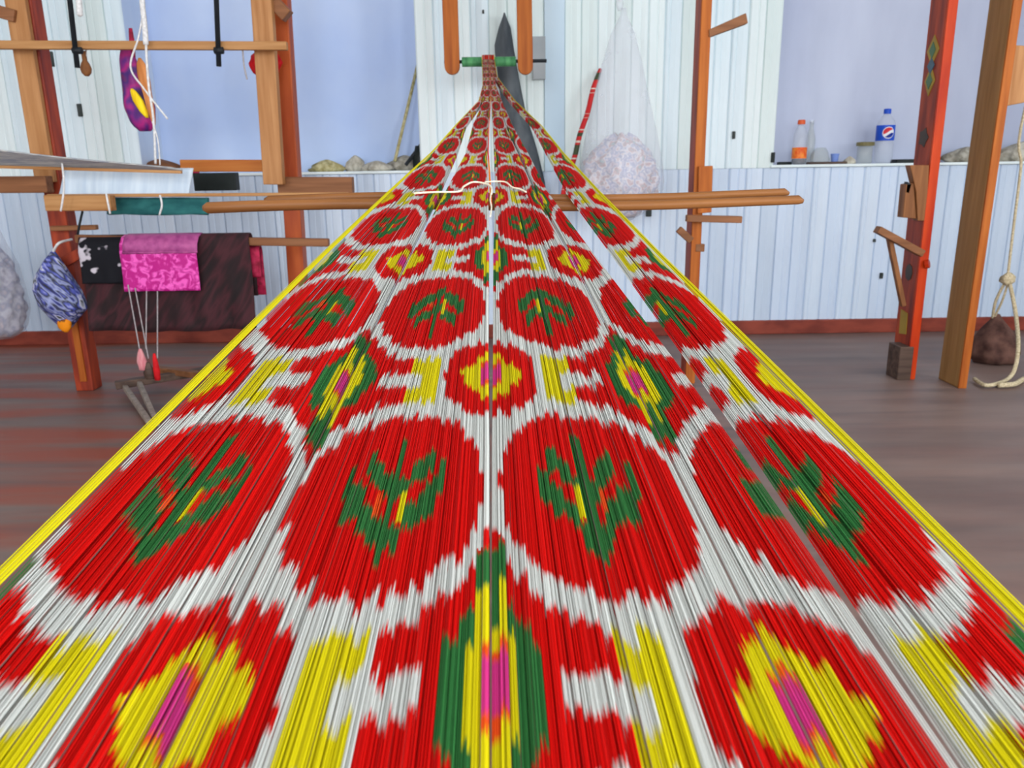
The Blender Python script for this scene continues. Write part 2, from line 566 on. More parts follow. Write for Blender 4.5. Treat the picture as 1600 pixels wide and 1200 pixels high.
MB().box((PY(832, 90, YW).x, YW - .03, PY(840, 125, YW).z), (PY(852, 90, YW).x, YW - .002, PY(840, 58, YW).z)).build('junction_plate', M['silver_grey'], wall_back, bevel=.003)
for hx, hy, hw, hh in ((1378, 431, 5, 9), (1367, 376, 4, 5), (1147, 211, 5, 12), (1014, 331, 9, 15), (78, 92, 5, 24), (124, 172, 4, 20), (755, 18, 3, 6)):
    pa, pb = PY(hx - hw / 2, hy + hh / 2, YW - .012), PY(hx + hw / 2, hy - hh / 2, YW - .012)
    MB().box((pa.x, YW - .014, pa.z), (pb.x, YW + .004, pb.z)).build('wall_plug', M['motif_dark0'], wall_back, bevel=.003)
tag(MB().box((x0, YW - .02, 0), (x1, YW + .015, .085)).build('baseboard_back', M['base_red'], bevel=.005), 'brick red painted skirting along the ribbed wall', None, None, 'structure')

# ------------------------------------------------------------------ the ikat warp
KP = 390.0            # picture height of the warp plane = KP / depth
UNIT = 0.302          # pattern unit along the warp
X_AP = 767.0
NPL = (UP - F * 0.4823).normalized()      # normal of the warp plane
KN_Y = [1250, 700, 560, 400, 300, 240, 198, 160, 137, 122, 95.5]


def u_row(y, vals):
    return [v * (y - 137) for v in vals]


# limits of the five strands across the picture at each height (offset from the apex)
TAB = {
    1250: u_row(1250, [-1.02, -.493, -.489, -.001, .001, .488, .494, .683, .700, 1.02]),
    700: u_row(700, [-1.02, -.494, -.485, -.003, .003, .486, .492, .680, .722, 1.02]),
    560: u_row(560, [-1.02, -.494, -.485, -.008, .008, .485, .491, .670, .728, 1.02]),
    400: [-268, -130, -126, -3, 4, 124, 128, 162, 193, 268],
    300: [-161, -80, -72, -4, 7, 69, 73, 88, 119, 170],
    240: [-95, -53, -40, -6, 5, 43, 47, 58, 87, 114],
    198: [-56, -39, -29, -4, 3, 22, 25, 34, 64, 80],
    160: [-19, -13, -12, -1, 1, 13, 12, 17, 31, 38],
    137: [-13, -7, -9, -1, -1, 6, 4, 8, 14, 20],
    122: [-13, -6, -9, -1, -1, 4, 2, 6, 5, 10],
    95.5: [-14, -6, -11, -3, -6, 0, -3, 3, 0, 6],
}
S_LIM = [(-1.02, -.49), (-.49, 0), (0, .49), (.49, .66), (.66, 1.02)]
kz = np.array([-0.3] + [KP / y for y in KN_Y])
kw = np.array([[TAB[y][i] * (KP / y) / FPX for y in KN_Y] for i in range(10)])       # metres
# straight continuation of the fan towards the viewer, past the picture's lower edge
slope = (kw[:, 1] - kw[:, 0]) / (KP / 700 - KP / 1250)
kw = np.concatenate([(kw[:, 0] + slope * (-0.3 - KP / 1250))[:, None], kw], axis=1)


def lateral(strand, t, Z):
    a = np.interp(Z, kz, kw[2 * strand]); b = np.interp(Z, kz, kw[2 * strand + 1])
    return a + (b - a) * t


def plane_pt(w, Z, n=0.0):
    """w lateral metres from the apex line, Z depth, n height above the plane -> (k,3)"""
    Z = np.asarray(Z, float)
    xc = (X_AP - 800) / FPX * Z + w
    yc = -0.3135 + 0.4823 * Z
    P = np.array(CAM)[None, :] + xc[:, None] * np.array(RT) + yc[:, None] * np.array(UP) + Z[:, None] * np.array(F)
    return P + np.asarray(n).reshape(-1, 1) * np.array(NPL) if np.ndim(n) else P + n * np.array(NPL)


WHITE, RED, YEL, GRN, PNK, ORG = range(6)
DYE = np.array([lin((206, 208, 202)), lin((204, 9, 5)), lin((212, 198, 12)), lin((46, 108, 54)), lin((204, 52, 128)), lin((226, 78, 24))])


def ikat(s, v):
    """colour index of the dyed pattern at position s across (-1..1) and v along"""
    q = s / 0.5
    p = v - 0.17 - 0.035 * np.exp(-(s / 0.2) ** 2)
    col = np.zeros(v.shape, int)
    # rounded red medallions
    qo = np.floor(q) + .5; po = np.floor(p) + .5
    dq = q - qo; dp = p - po
    sgn = np.where(np.mod(np.floor(p), 2) == 1, 1.0, -1.0)
    a = np.abs(dq); b = np.abs(dp)
    ov = (a / .462) ** 2.25 + (b / .303) ** 2.25
    wide = (a / .515) ** 2.25 + (b / .375) ** 2.25
    be = dp * sgn
    a2 = np.abs(dq + 0.02 * np.sign(q))
    wob = .012 * np.sin(dq * 47 + np.floor(p) * 2.1 + q)
    leaf = ((a2 < .25) & (np.abs(be - (-.155 + .72 * a2 + wob)) < .034 + .12 * a2))
    leaf |= ((a2 < .175) & (np.abs(be - (-.005 + .68 * a2 + wob)) < .035 + .06 * a2))
    leaf |= ((a2 < .022) & (be > -.2) & (be < .215))
    ds = dq * np.sign(q)
    streak = (ov < 1) & (np.abs(ds + .075) < .013) & (be > -.085) & (be < .03)
    streak2 = (ov < 1) & (np.abs(ds - .05) < .020) & (be > -.09) & (be < -.01)
    # pointed lobed medallions and round flowers on the alternate rows
    qi = np.round(q); pi = np.round(p)
    dq2 = q - qi; dp2 = p - pi
    a = np.abs(dq2); b = np.abs(dp2)
    odd = np.mod(pi + qi, 2) == 1
    med = odd & (wide > 1) & (b < .44) & (a < np.where(b < .035, .235, .43)) & ~((b > .2) & (a > .40))
    col[med] = RED
    g = odd & (((a / .185) ** 2 + (b / .17) ** 2 < 1) | ((a < .055) & (b < .295)))
    col[g & med] = GRN
    yl = odd & (((a / .105) ** 2.2 + (b / .125) ** 2.2 < 1) | ((np.abs(a - .03) < .016) & (b < .2)))
    col[yl] = YEL
    col[odd & (pi == 1) & (a < .05) & (dp2 < 0) & (b < .19)] = YEL
    col[odd & (a < .042) & (b < .07)] = ORG
    col[odd & (a < .042) & (b < .05)] = PNK
    fl = ~odd & ((a / .315) ** 2.3 + (b / .205) ** 2.3 < 1)
    col[fl] = RED
    yl = ~odd & ((a / .21) ** 1.15 + (b / .14) ** 1.15 < 1)
    col[yl] = YEL
    col[~odd & (a < .045) & (b < .07)] = ORG
    col[~odd & (a < .045) & (b < .05)] = PNK
    cc = ~odd & (((a > .36) & (a < .46) & (b < .125)) | ((a >= .44) & (b > .04) & (b < .125)))
    cc |= odd & (a > .44) & (b > .04) & (b < .125)
    col[cc & (col == WHITE)] = YEL
    inner = ov < 1
    col[inner] = RED
    col[inner & leaf] = GRN
    col[streak2 & ~leaf] = ORG
    col[streak] = YEL
    return col


WARP_AT = PZ(X_AP, 305, KP / 305)
warp = thing('ikat_warp', 'fan of red, white, yellow and green ikat warp threads stretched to the green roller', 'warp threads', WARP_AT)
N_BUN = 132
PER = 5
LOW = 3
RAD = 0.00045
V_NEAR, V_FAR = -0.25 / UNIT, 4.09 / UNIT
VF = np.arange(V_NEAR, V_FAR, 0.004)
ROLLER_C = PZ(762, 97, 4.115)
# length used up by the last half turn over the roller
WRAP = [(-0.35, .030), (0.25, .031), (0.8, .031), (1.3, .031), (1.8, .031), (2.4, .031), (3.0, .031)]
Fh = Vector((0, 1, 0)); Zv = Vector((0, 0, 1))


def thread_geometry(strand, t, vs, cols, height, stack, rad):
    Z = vs * UNIT
    w = lateral(strand, t, Z)
    sq = np.clip((Z - 1.6) / 1.2, 0, 1)
    n = height * (1 - sq) + stack * sq
    P = plane_pt(w, Z, n)
    # over the roller
    wr = []
    for ang, r in WRAP:
        c = ROLLER_C - Fh * math.cos(ang) * (r + stack * .5) + Zv * math.sin(ang) * (r + stack * .5)
        lat = (X_AP - 762) * 4.1 / FPX + w[-1]
        wr.append(np.array(c + R0 * lat))
    P = np.concatenate([P, np.array(wr)])
    C = np.concatenate([cols, np.repeat(cols[-1:], len(wr), axis=0)])
    r = np.array(RT) * rad; nn = np.array(NPL) * rad
    V = np.stack([P + r, P + nn, P - r, P - nn], axis=1).reshape(-1, 3)
    C4 = np.repeat(C, 4, axis=0)
    k = len(P)
    i = np.arange(k - 1)[:, None] * 4
    j = np.arange(4)[None, :]
    j2 = (j + 1) % 4
    faces = np.stack([i + j, i + j2, i + 4 + j2, i + 4 + j], axis=-1).reshape(-1, 4)
    return V, C4, faces


def bundle_mesh(name, pieces):
    Vs, Cs, Fs = [], [], []
    off = 0
    for V, C, Fa in pieces:
        Vs.append(V); Cs.append(C); Fs.append(Fa + off); off += len(V)
    V = np.concatenate(Vs) - np.array(WARP_AT); C = np.concatenate(Cs); Fa = np.concatenate(Fs)
    me = bpy.data.meshes.new(name)
    me.vertices.add(len(V)); me.vertices.foreach_set('co', V.astype(np.float32).ravel())
    me.loops.add(Fa.size); me.loops.foreach_set('vertex_index', Fa.astype(np.int32).ravel())
    me.polygons.add(len(Fa))
    me.polygons.foreach_set('loop_start', (np.arange(len(Fa)) * 4).astype(np.int32))
    try:
        me.polygons.foreach_set('loop_total', np.full(len(Fa), 4, np.int32))
    except Exception:
        pass
    me.polygons.foreach_set('use_smooth', np.ones(len(Fa), bool))
    at = me.attributes.new('dye', 'FLOAT_COLOR', 'POINT')
    at.data.foreach_set('color', np.concatenate([C, np.ones((len(C), 1))], axis=1).astype(np.float32).ravel())
    me.update(calc_edges=True)
    me.materials.append(M['thread'])
    return me


def runs_of(idx):
    ch = np.nonzero(np.diff(idx))[0]
    st = np.concatenate([[0], ch + 1]); en = np.concatenate([ch, [len(idx) - 1]])
    return [(VF[a], VF[b] + .004, int(idx[a])) for a, b in zip(st, en)]


REG = np.unique(np.concatenate([np.arange(V_NEAR, V_FAR, 0.6), kz[1:-1] / UNIT, [V_NEAR, V_FAR]]))


def thread_colours(runs, dv, tone):
    vs, cs = [], []
    for i, (a, b, c) in enumerate(runs):
        fe = .018
        lo = a if i == 0 else a + dv + random.uniform(-.006, .006) + fe * .5
        hi = b if i == len(runs) - 1 else b + dv - fe * .5
        if hi < lo: hi = lo + .002
        k = DYE[c] * tone
        for v in (lo, hi):
            vs.append(v); cs.append(k)
    vs = np.array(vs); cs = np.array(cs)
    vs = np.clip(np.maximum.accumulate(vs), V_NEAR, V_FAR)
    allv = np.unique(np.concatenate([vs, REG]))
    C = np.stack([np.interp(allv, vs, cs[:, k]) for k in range(3)], axis=1)
    return allv, C


sb = np.linspace(-.975, .975, N_BUN + 1)
for bi in range(N_BUN):
    s0, s1 = sb[bi], sb[bi + 1]
    sc = (s0 + s1) / 2
    idx = ikat(np.full(VF.shape, sc + random.gauss(0, .002)), VF)
    runs = runs_of(idx)
    jit = random.gauss(0, .010)
    runs = [(a + (random.gauss(0, .007)), b, c) for a, b, c in runs]
    runs = [(a, (runs[i + 1][0] if i + 1 < len(runs) else b), c) for i, (a, b, c) in enumerate(runs)]
    strand = next(k for k, (a, b) in enumerate(S_LIM) if a <= sc < b)
    a, b = S_LIM[strand]
    pcs = []
    hb = random.uniform(-.0012, .0012)
    gather = random.uniform(.80, 1.0)
    # upper sheet of the shed, then the lower sheet a few millimetres beneath it
    for ti in range(PER + LOW):
        up = ti < PER
        k_ = (ti + .5) / PER if up else (ti - PER + .5) / LOW
        s = sc + (s1 - s0) * (k_ - .5) * (gather if up else 1.0) + random.gauss(0, .0005)
        t = min(max((s - a) / (b - a), 0), 1)
        tone = np.array([1, 1, 1]) * random.uniform(.76, 1.10)
        if random.random() < .12: tone *= .66
        vs, cs = thread_colours(runs, jit + random.gauss(0, .0065), tone)
        hh = hb + random.uniform(-.0010, .0010) if up else -.0045 + random.uniform(-.0012, .0012)
        pcs.append(thread_geometry(strand, t, vs, cs, hh, random.uniform(-.009, .009), RAD * random.uniform(.88, 1.12) * (1 if up else 1.5)))
    o = bpy.data.objects.new('thread_bundle', bundle_mesh('thread_bundle', pcs))
    COL.objects.link(o); o.parent = warp

# yellow selvedge threads along both edges
for side in (-1, 1):
    strand = 0 if side < 0 else 4
    a, b = S_LIM[strand]
    for k in range(4):
        pcs = []
        for ti in range(4):
            s = side * (.978 + .0105 * k + .0026 * ti + random.gauss(0, .0005))
            t = (s - a) / (b - a)
            tone = random.uniform(.85, 1.1)
            c = lin((214, 202, 18)) if random.random() > .06 else lin((120, 130, 30))
            cs = np.repeat(np.array([c]) * tone, len(REG), axis=0)
            pcs.append(thread_geometry(strand, t, REG, cs, .001 + random.uniform(-.001, .002), random.uniform(-.009, .009), RAD * 1.15))
        o = bpy.data.objects.new('selvedge_bundle', bundle_mesh('selvedge_bundle', pcs))
        o['label'] = 'plain yellow edge threads'
        COL.objects.link(o); o.parent = warp

# a loose red and orange strand along the middle gap
pcs = []
for ti in range(10):
    vs = REG[(REG > KP / 330 / UNIT)]
    vs = np.unique(np.concatenate([vs, np.arange(vs[0], V_FAR, .25)]))
    pal = [lin((220, 40, 20)), lin((236, 130, 20)), lin((214, 26, 20)), lin((230, 120, 90))]
    cs = np.array([pal[int((v * 1.15 + .2) % 4)] for v in vs])
    V, C, Fa = thread_geometry(1, 1.03 + ti * .004, vs, cs, .004 + random.uniform(-.001, .001), random.uniform(.004, .012), RAD * 1.1)
    pcs.append((V, C, Fa))
o = bpy.data.objects.new('loose_strand', bundle_mesh('loose_strand', pcs)); o['label'] = 'red and orange strand in the middle gap'
COL.objects.link(o); o.parent = warp

# ------------------------------------------------------------------ lease sticks and the cream cord
def stick(label, pl, pr, zl, rl, rr, below):
    a = PZ(*pl, zl) - NPL * below
    b = PZ(*pr, zl) - NPL * below
    pts, rs = [], []
    n = 14
    for i in range(n + 1):
        t = i / n
        p = a.lerp(b, t) + Vector((0, 0, .004 * math.sin(t * 7)))
        r = (rl + (rr - rl) * t)
        pts.append(p); rs.append(r)
    d = (b - a).normalized()
    pts = [a - d * .008] + pts + [b + d * .008]
    rs = [rs[0] * .45] + rs + [rs[-1] * .45]
    o = MB().tube(pts, rs, 10).build('lease_stick', M['stick'], smooth=True)
    return tag(o, label, 'stick', 'wooden sticks crossing the warp')


stick('long polished wooden stick under the warp, the nearer and longer of the two', (324, 319), (1248, 309), 1.285, .0095, .0075, .006)
stick('long polished wooden stick under the warp, the farther of the two', (420, 307), (1226, 297), 1.325, .0075, .0065, .006)


def on_warp(px, py, h):
    return PZ(px, py, KP / py) + NPL * h


cord = MB()
cord.tube(catmull([on_warp(x, y, .007) for x, y in ((647, 309), (680, 307), (717, 306), (725, 298), (740, 291), (760, 294), (768, 300), (768, 310))]), .0017, 6)
cord.tube(catmull([on_warp(x, y, .008) for x, y in ((758, 292), (775, 291), (790, 292), (800, 300), (812, 303), (822, 308))]), .0014, 6)
cord.tube(catmull([on_warp(x, y, .006) for x, y in ((768, 305), (766, 318), (768, 330), (766, 345))]), .0012, 6)
tag(cord.build('cream_cord', M['cream_cord'], smooth=True), 'thin cream cord tied across the warp at the wooden sticks', 'cord')

# ------------------------------------------------------------------ hanging roller
yr = ROLLER_C.y
hr = thing('hanging_roller', 'green roller hung between two orange wooden boards, holding the warp', 'roller', (ROLLER_C.x, yr, ROLLER_C.z - .06))


def hang_board(px_top, px_bot, w, py_bot):
    bt = PY(px_bot, py_bot, yr); tp = PY(px_top, 0, yr)
    d = (tp - bt).normalized(); tp = bt + d * ((H - bt.z) / d.z)
    wv = Vector((1, 0, 0))
    pts = []
    cb = bt + d * (w / 2)
    for k in range(9):
        a = math.pi + math.pi * k / 8
        pts.append(cb + wv * (math.cos(a) * w / 2) + d * (math.sin(a) * w / 2))
    pts += [tp + wv * w / 2, tp - wv * w / 2]
    return MB().prism([p - Vector((0, .018, 0)) for p in pts], (0, .036, 0)).build('side_board', M['orange_z'], hr, bevel=.003)


hang_board(703, 707, .078, 117)
hang_board(819, 821, .078, 117)
MB().tube([PY(694, 97, yr), PY(854, 95, yr)], .009, 10).build('axle', M['iron'], hr, smooth=True)
MB().tube([PY(722, 97, yr), PY(806, 96, yr)], .024, 18).build('drum', M['green_paint'], hr, smooth=False)

# ------------------------------------------------------------------ dark grey pointed panel leaning behind the roller
yd = 4.72


def grey_panel():
    L_ = [(788, 18), (780, 40), (773, 70), (778, 110), (784, 160), (800, 220), (816, 280), (826, 330)]
    R_ = [(788, 18), (797, 40), (803, 80), (812, 130), (822, 180), (838, 230), (850, 280), (858, 330)]
    mb = MB()
    n = len(L_)

    def fn(u, v):
        i = v * (n - 1); k = min(int(i), n - 2); t = i - k
        lx = L_[k][0] + (L_[k + 1][0] - L_[k][0]) * t; ly = L_[k][1] + (L_[k + 1][1] - L_[k][1]) * t
        rx = R_[k][0] + (R_[k + 1][0] - R_[k][0]) * t; ry = R_[k][1] + (R_[k + 1][1] - R_[k][1]) * t
        p = PY(lx + (rx - lx) * u, ly + (ry - ly) * u, yd)
        p.y = yd + .05 * (4 * (u - .5) ** 2) - .0 + (1 - v) * .04
        return p
    mb.grid(fn, 8, 22)
    # continues to the floor behind the warp
    return mb


gp = grey_panel()
low = MB()
a, b = PY(826, 330, yd), PY(858, 330, yd)
ft = Vector((.32, yd - .05, 0.0))


def fn2(u, v):
    top = a.lerp(b, u); bot = Vector((ft.x + u * .10, ft.y + .05 * 4 * (u - .5) ** 2, ft.z))
    p = top.lerp(bot, v); p.y += .05 * 4 * (u - .5) ** 2 * (1 - v)
    return p


gp.grid(fn2, 8, 8)
tag(gp.build('grey_blade', M['grey_slate'], smooth=True, solid=.01), 'tall dark grey pointed blade-shaped panel leaning on the wall behind the green roller', 'panel')

# ------------------------------------------------------------------ left loom
YL = 3.50


def px_box(name, mat, parent, px0, py0, px1, py1, y, depth, bevel=.004):
    xc, yc = (px0 + px1) / 2, (py0 + py1) / 2
    xa, xb = PY(px0, yc, y).x, PY(px1, yc, y).x
    zb, zt = PY(xc, py1, y).z, PY(xc, py0, y).z
    return MB().box((xa, y, zb), (xb, y + depth, zt)).build(name, mat, parent, bevel=bevel)


def px_beam(name, mat, parent, p, q, y, w, d, bevel=.004, yq=None):
    return MB().beam(PY(*p, y), PY(*q, yq or y), w, d).build(name, mat, parent, bevel=bevel)


fb = PF(131, 612)
YP = fb.y
loom = thing('wooden_loom', 'old wooden loom of tan and red posts at the left, draped with cloths', 'loom', (fb.x, YP, 0))
# near post: red painted foot with an orange worn stripe, tan board on its upper front
pxm = fb.x
LEAN = -0.004
top_z = 2.25


def lean_pt(x, y, z): return Vector((x + LEAN * z, y, z))


MB().beam(lean_pt(pxm, YP + .055, 0), lean_pt(pxm, YP + .055, top_z), .085, .09).build('post', M['darkred_z'], loom, bevel=.006)
MB().beam(lean_pt(pxm - .012, YP - .005, .98), lean_pt(pxm - .012, YP - .005, top_z), .088, .03).build('post_board', M['tan_z'], loom, bevel=.004)
MB().beam(lean_pt(pxm + .005, YP + .008, .05), lean_pt(pxm + .005, YP + .008, .50), .03, .012).build('worn_batten', M['orange_z'], loom)
# second post, tan board in front of a red post
b2 = PY(424, 280, YP).x
b2t = PY(419, 0, YP).x
MB().beam((b2 + .012, YP, .955), (b2t - .012, YP, top_z), .088, .05).build('post_board', M['tan_z'], loom, bevel=.004)
c2 = PY(466, 440, YP + .2); c2t = PY(440, 30, YP + .2)
d2 = (c2t - c2) / (c2t.z - c2.z)
MB().beam(c2 - d2 * c2.z, c2 + d2 * (top_z - c2.z), .08, .08).build('post', M['red_z'], loom, bevel=.005)
px_beam('brace', M['brown_x'], loom, (402, -22), (450, 26), YP + .04, .055, .06)
# cross pieces
px_beam('top_bar', M['tan_x'], loom, (-120, 70), (449, 72), YP - .09, .034, .03)
px_beam('cross_beam', M['orange_x'], loom, (285, 259), (412, 259), YP + .22, .055, .06)
px_beam('side_beam', M['brown_x'], loom, (436, 289), (552, 289), YP + .08, .072, .06)
px_beam('side_beam', M['brown_x'], loom, (-160, 290), (78, 288), YP - .05, .072, .06)
px_beam('breast_beam', M['tan_x'], loom, (74, 317), (177, 317), YP - .25, .065, .05)
px_beam('front_bar', M['tan_x'], loom, (74, 306), (545, 303), YP - .18, .014, .02)
px_beam('cloth_bar', M['brown_x'], loom, (120, 373), (514, 379), YP - .16, .034, .04)
px_beam('peg', M['brown_x'], loom, (80, 357), (152, 355), YP - .04, .022, .03)
px_beam('strut', M['darkred_z'], loom, (100, 410), (140, 388), YP - .03, .045, .03)
px_beam('strut', M['brown_x'], loom, (-30, 10), (26, 26), YP - .02, .05, .04)
px_beam('treadle_bar', M['dark_wood'], loom, (180, 602), (330, 578), YP - .1, .035, .05, yq=YP + .1)
px_beam('treadle_bar', M['brown_x'], loom, (245, 577), (330, 588), YP + .1, .03, .04, yq=YP - .1)

# treadles lying from the bar towards the viewer
for p, q in (((192, 600), (236, 668)), ((217, 597), (246, 668))):
    a = PF(*q); a.z = .015
    b = PY(*p, YP - .05)
    mb = MB().beam(a, b, .022, .022)
    t = tag(mb.build('treadle', M['grey_wood'], loom, bevel=.003))

# iron hangers
for i, (xa, xb, yb, lab) in enumerate(((109, 121, 106, 'black iron hanger rod beside the wooden pulley'), (338, 342, 104, 'black iron hanger rod against the left alcove'))):
    base = PY(xb, yb, YP - .13)
    t = thing('hanger_rod', lab, 'rod', base, 'iron hanger rods on the top bar')
    tp = PY(xa, 0, YP - .13); d = (tp - base); tp = base + d * ((H - base.z) / d.z)
    MB().tube([base, tp], .011, 8).build('rod', M['iron'], t, smooth=True)
    MB().tube([PY(xb - 7, 79, YP - .13), PY(xb + 7, 79, YP - .13)], .014, 8).build('collar', M['iron'], t, smooth=True)

# small wooden pulley on a string
pc = PY(136, 104, YP - .05)
pl = thing('wooden_pulley', 'small brown wooden pulley block hanging below the thin top bar', 'pulley', PY(136, 119, YP - .05))
MB().lathe(PY(136, 119, YP - .05), [(.008, 0), (.019, .012), (.023, .03), (.017, .05), (.010, .062), (.010, .085), (.013, .10)], 14).build('block', M['brown_z'], pl, smooth=True)
MB().tube([PY(135, 88, YP - .05), PY(134, 70, YP - .05)], .003, 6).build('loop', M['string'], pl)

# white heddle string knotted and forking
st = MB()
ys = YP - .14
st.tube(catmull([PY(x, y, ys) for x, y in ((221, -60), (222, 0), (226, 40), (228, 70))]), .011, 7)
st.tube(catmull([PY(x, y, ys) for x, y in ((224, 20), (216, 60), (204, 105), (226, 140), (262, 186))]), .004, 6)
st.tube(catmull([PY(x, y, ys) for x, y in ((228, 70), (232, 130), (240, 190), (243, 256))]), .005, 6)
st.tube(catmull([PY(x, y, ys) for x, y in ((238, 190), (247, 220), (250, 258))]), .003, 6)
tag(st.build('heddle_string', M['string'], smooth=True), 'white knotted string hanging and forking in front of the purple bag', 'string')
tag(MB().tube(catmull([PY(x, y, ys) for x, y in ((119, -60), (123, 0), (125, 26))]), [.012] * 12 + [.004], 7).build('string_end', M['string'], smooth=True), 'short white frayed string end beside the left iron rod', 'string')
tag(MB().tube(catmull([PY(x, y, YP - .08) for x, y in ((379, 74), (381, 100), (386, 124))]), .0035, 6).build('hanging_string', M['grey_string'], smooth=True), 'short thin string hanging from the top bar near the second post', 'string')

# hanging purple bag with orange and yellow skein
yb = YP + .05


def bag_profile(px0, px1, py_top, py_bot, y, prof, lean=0, depth=.7, folds=6, famp=.06, seed=0):
    bot = PY((px0 + px1) / 2, py_bot, y); top = PY((px0 + px1) / 2, py_top, y)
    h = top.z - bot.z
    wd = (PY(px1, (py_top + py_bot) / 2, y).x - PY(px0, (py_top + py_bot) / 2, y).x) / 2
    ph = seed * 1.7

    def fn(th, t):
        r = np.interp(t, [p[0] for p in prof], [p[1] for p in prof]) * wd
        r *= 1 + famp * math.sin(folds * th + ph + 3 * t) + famp * .6 * math.sin((folds + 3) * th - ph - 5 * t)
        return Vector((r * math.cos(th) + lean * h * t, r * depth * math.sin(th), h * t))
    return bot, fn


t = thing('hanging_bag', 'purple and magenta cloth bag with a yellow skein hanging at the alcove edge', 'bag', PY(232, 206, yb))
bot, fn = bag_profile(203, 252, 70, 205, yb, [(0, .35), (.08, .75), (.3, 1), (.6, .72), (.85, .5), (1, .2)], lean=-.12, seed=1)
MB().blob(bot, fn).build('bag_body', M['purple_bag'], t, smooth=True)
M['yellow_yarn'] = noise_mat('yellow_yarn', (236, 190, 20), (252, 226, 40), scale=(60, 60, 10), rough=0.7)
M['orange_yarn'] = noise_mat('orange_tan_yarn', (196, 120, 62), (226, 150, 90), scale=(60, 60, 10), rough=0.7)
bot, fn = bag_profile(222, 238, 138, 184, yb - .05, [(0, .3), (.2, .8), (.6, 1), (.9, .6), (1, .2)], lean=-.42, depth=.5, seed=2)
MB().blob(bot, fn, 18, 12).build('yellow_skein', M['yellow_yarn'], t, smooth=True)
bot, fn = bag_profile(232, 250, 90, 195, yb - .06, [(0, .25), (.2, .6), (.5, .75), (.7, 1), (.9, .8), (1, .2)], lean=-.10, depth=.5, seed=3)
MB().blob(bot, fn, 18, 12).build('orange_skein', M['orange_yarn'], t, smooth=True)
bot, fn = bag_profile(205, 214, 44, 90, yb, [(0, .5), (.5, 1), (1, .6)], seed=3)
MB().blob(bot, fn, 12, 8).build('strap', M['crimson'], t, smooth=True)

# red cloth behind second post
bot, fn = bag_profile(392, 442, 78, 124, YP + .09, [(0, .15), (.2, .7), (.55, 1), (.85, .8), (1, .3)], depth=.5, seed=4, famp=.1)
tag(MB().blob(bot, fn).build('red_pouch', M['red_cloth'], smooth=True), 'bright red cloth bundle tucked behind the second loom post', 'cloth')

# pale cloth and teal cloth wound on the loom


def sheet(px0, px1, py0, py1, y, amp=.006, waves=9, tilt=0.0, nx=40, nz=8):
    def fn(u, v):
        p = PY(px0 + (px1 - px0) * u, py0 + (py1 - py0) * v, y)
        p.y = y + amp * math.sin(u * waves + 1.5 * math.sin(v * 3)) * (0.3 + v) - tilt * v
        return p
    return MB().grid(fn, nx, nz)


tag(sheet(101, 302, 263, 306, YP - .10, tilt=.05).build('pale_cloth', M['pale_cloth'], smooth=True, solid=.006), 'pale blue cloth stretched behind the loom front bar', 'cloth')
tag(sheet(168, 326, 309, 335, YP - .12, waves=5).build('teal_cloth', M['teal'], smooth=True, solid=.02), 'dark teal cloth strip just under the loom front bar', 'cloth')
px_box('dark_block', M['black_plastic'], loom, 302, 270, 368, 298, YP + .19, .06)  # dark block filling the dark area between cross beam and front bar

# pale warp threads of the loom coming in from the left
t = thing('pale_warp', 'pale grey warp threads entering the loom from the left edge', 'warp threads', PY(60, 262, YP - .3))
for k in range(16):
    f = k / 15
    mb = MB()
    ya = 233 + 30 * f; yb_ = 262 + 6 * f
    a = PY(-90, ya - 9, YP - .5 + .2 * f); b = PY(285 - 30 * abs(f - .6), yb_, YP - .25 + .02 * f); mid = a.lerp(b, .5) - Vector((0, 0, .006))
    mb.tube(catmull([a, mid, b], 4), .0035, 5).build('warp_thread', M['pale_yarn'], t, smooth=True)
tag(px_beam('lath', M['tan_x'], None, (-60, 259), (284, 269), YP - .3, .012, .02, .002), 'thin pale lath lying along the grey warp threads', 'lath')
for i, (xa, ya, xb, yb_, lab) in enumerate(((97, 255, 95, 330, 'white tie string on the near loom post'), (166, 303, 172, 334, 'white tie string across the breast beam end'), (250, 305, 249, 336, 'white tie string over the teal cloth'))):
    tag(MB().tube(catmull([PY(xa, ya, YP - .33), PY(xa + 3, (ya + yb_) / 2, YP - .34), PY(xb, yb_, YP - .33)]), .004, 6).build('tie_string', M['string'], smooth=True), lab, 'string', 'tie strings on the loom front')
tag(MB().tube(catmull([PY(129, 330, YP - .1), PY(124, 352, YP - .12), PY(120, 375, YP - .1)]), .005, 6).build('dark_tie', M['iron'], smooth=True), 'short black cord tied at the red near post', 'cord')


# cloths draped over the cloth bar
def drape(name, mat, px0, px1, py_top, py_bot, y, r, back_len, waves, amp, nx=48, thick=.005, hem=0.0, parent=None, drift=0.0):
    xa, xb = PY(px0, (py_top + py_bot) / 2, y).x, PY(px1, (py_top + py_bot) / 2, y).x
    zt = PY((px0 + px1) / 2, py_top, y).z; zb = PY((px0 + px1) / 2, py_bot, y).z
    fl = zt - r - zb
    path = []
    nb = 4
    for k in range(nb):
        path.append((r, -back_len * (1 - k / nb), 0))
    for k in range(7):
        a = math.pi * k / 6
        path.append((r * math.cos(a), r * math.sin(a), 0))
    nf = 14
    for k in range(1, nf + 1):
        path.append((-r, -fl * k / nf, k / nf))
    n = len(path) - 1

    def fn(u, v):
        i = v * n; k = min(int(i + 1e-6), n); py_, pz_, w = path[k]
        x = xa + (xb - xa) * u + drift * w * (u - .5)
        f = amp * (w ** .7) * (math.sin(waves * u * 6.28 + 4.2 * w) + .5 * math.sin(waves * 1.7 * u * 6.28 + 1.3 - w * 3))
        return Vector((x, y + py_ + f, zt - r + pz_ - hem * w * math.sin(u * 3.1)))
    return MB().grid(fn, nx, n).build(name, mat, parent, smooth=True, solid=thick)


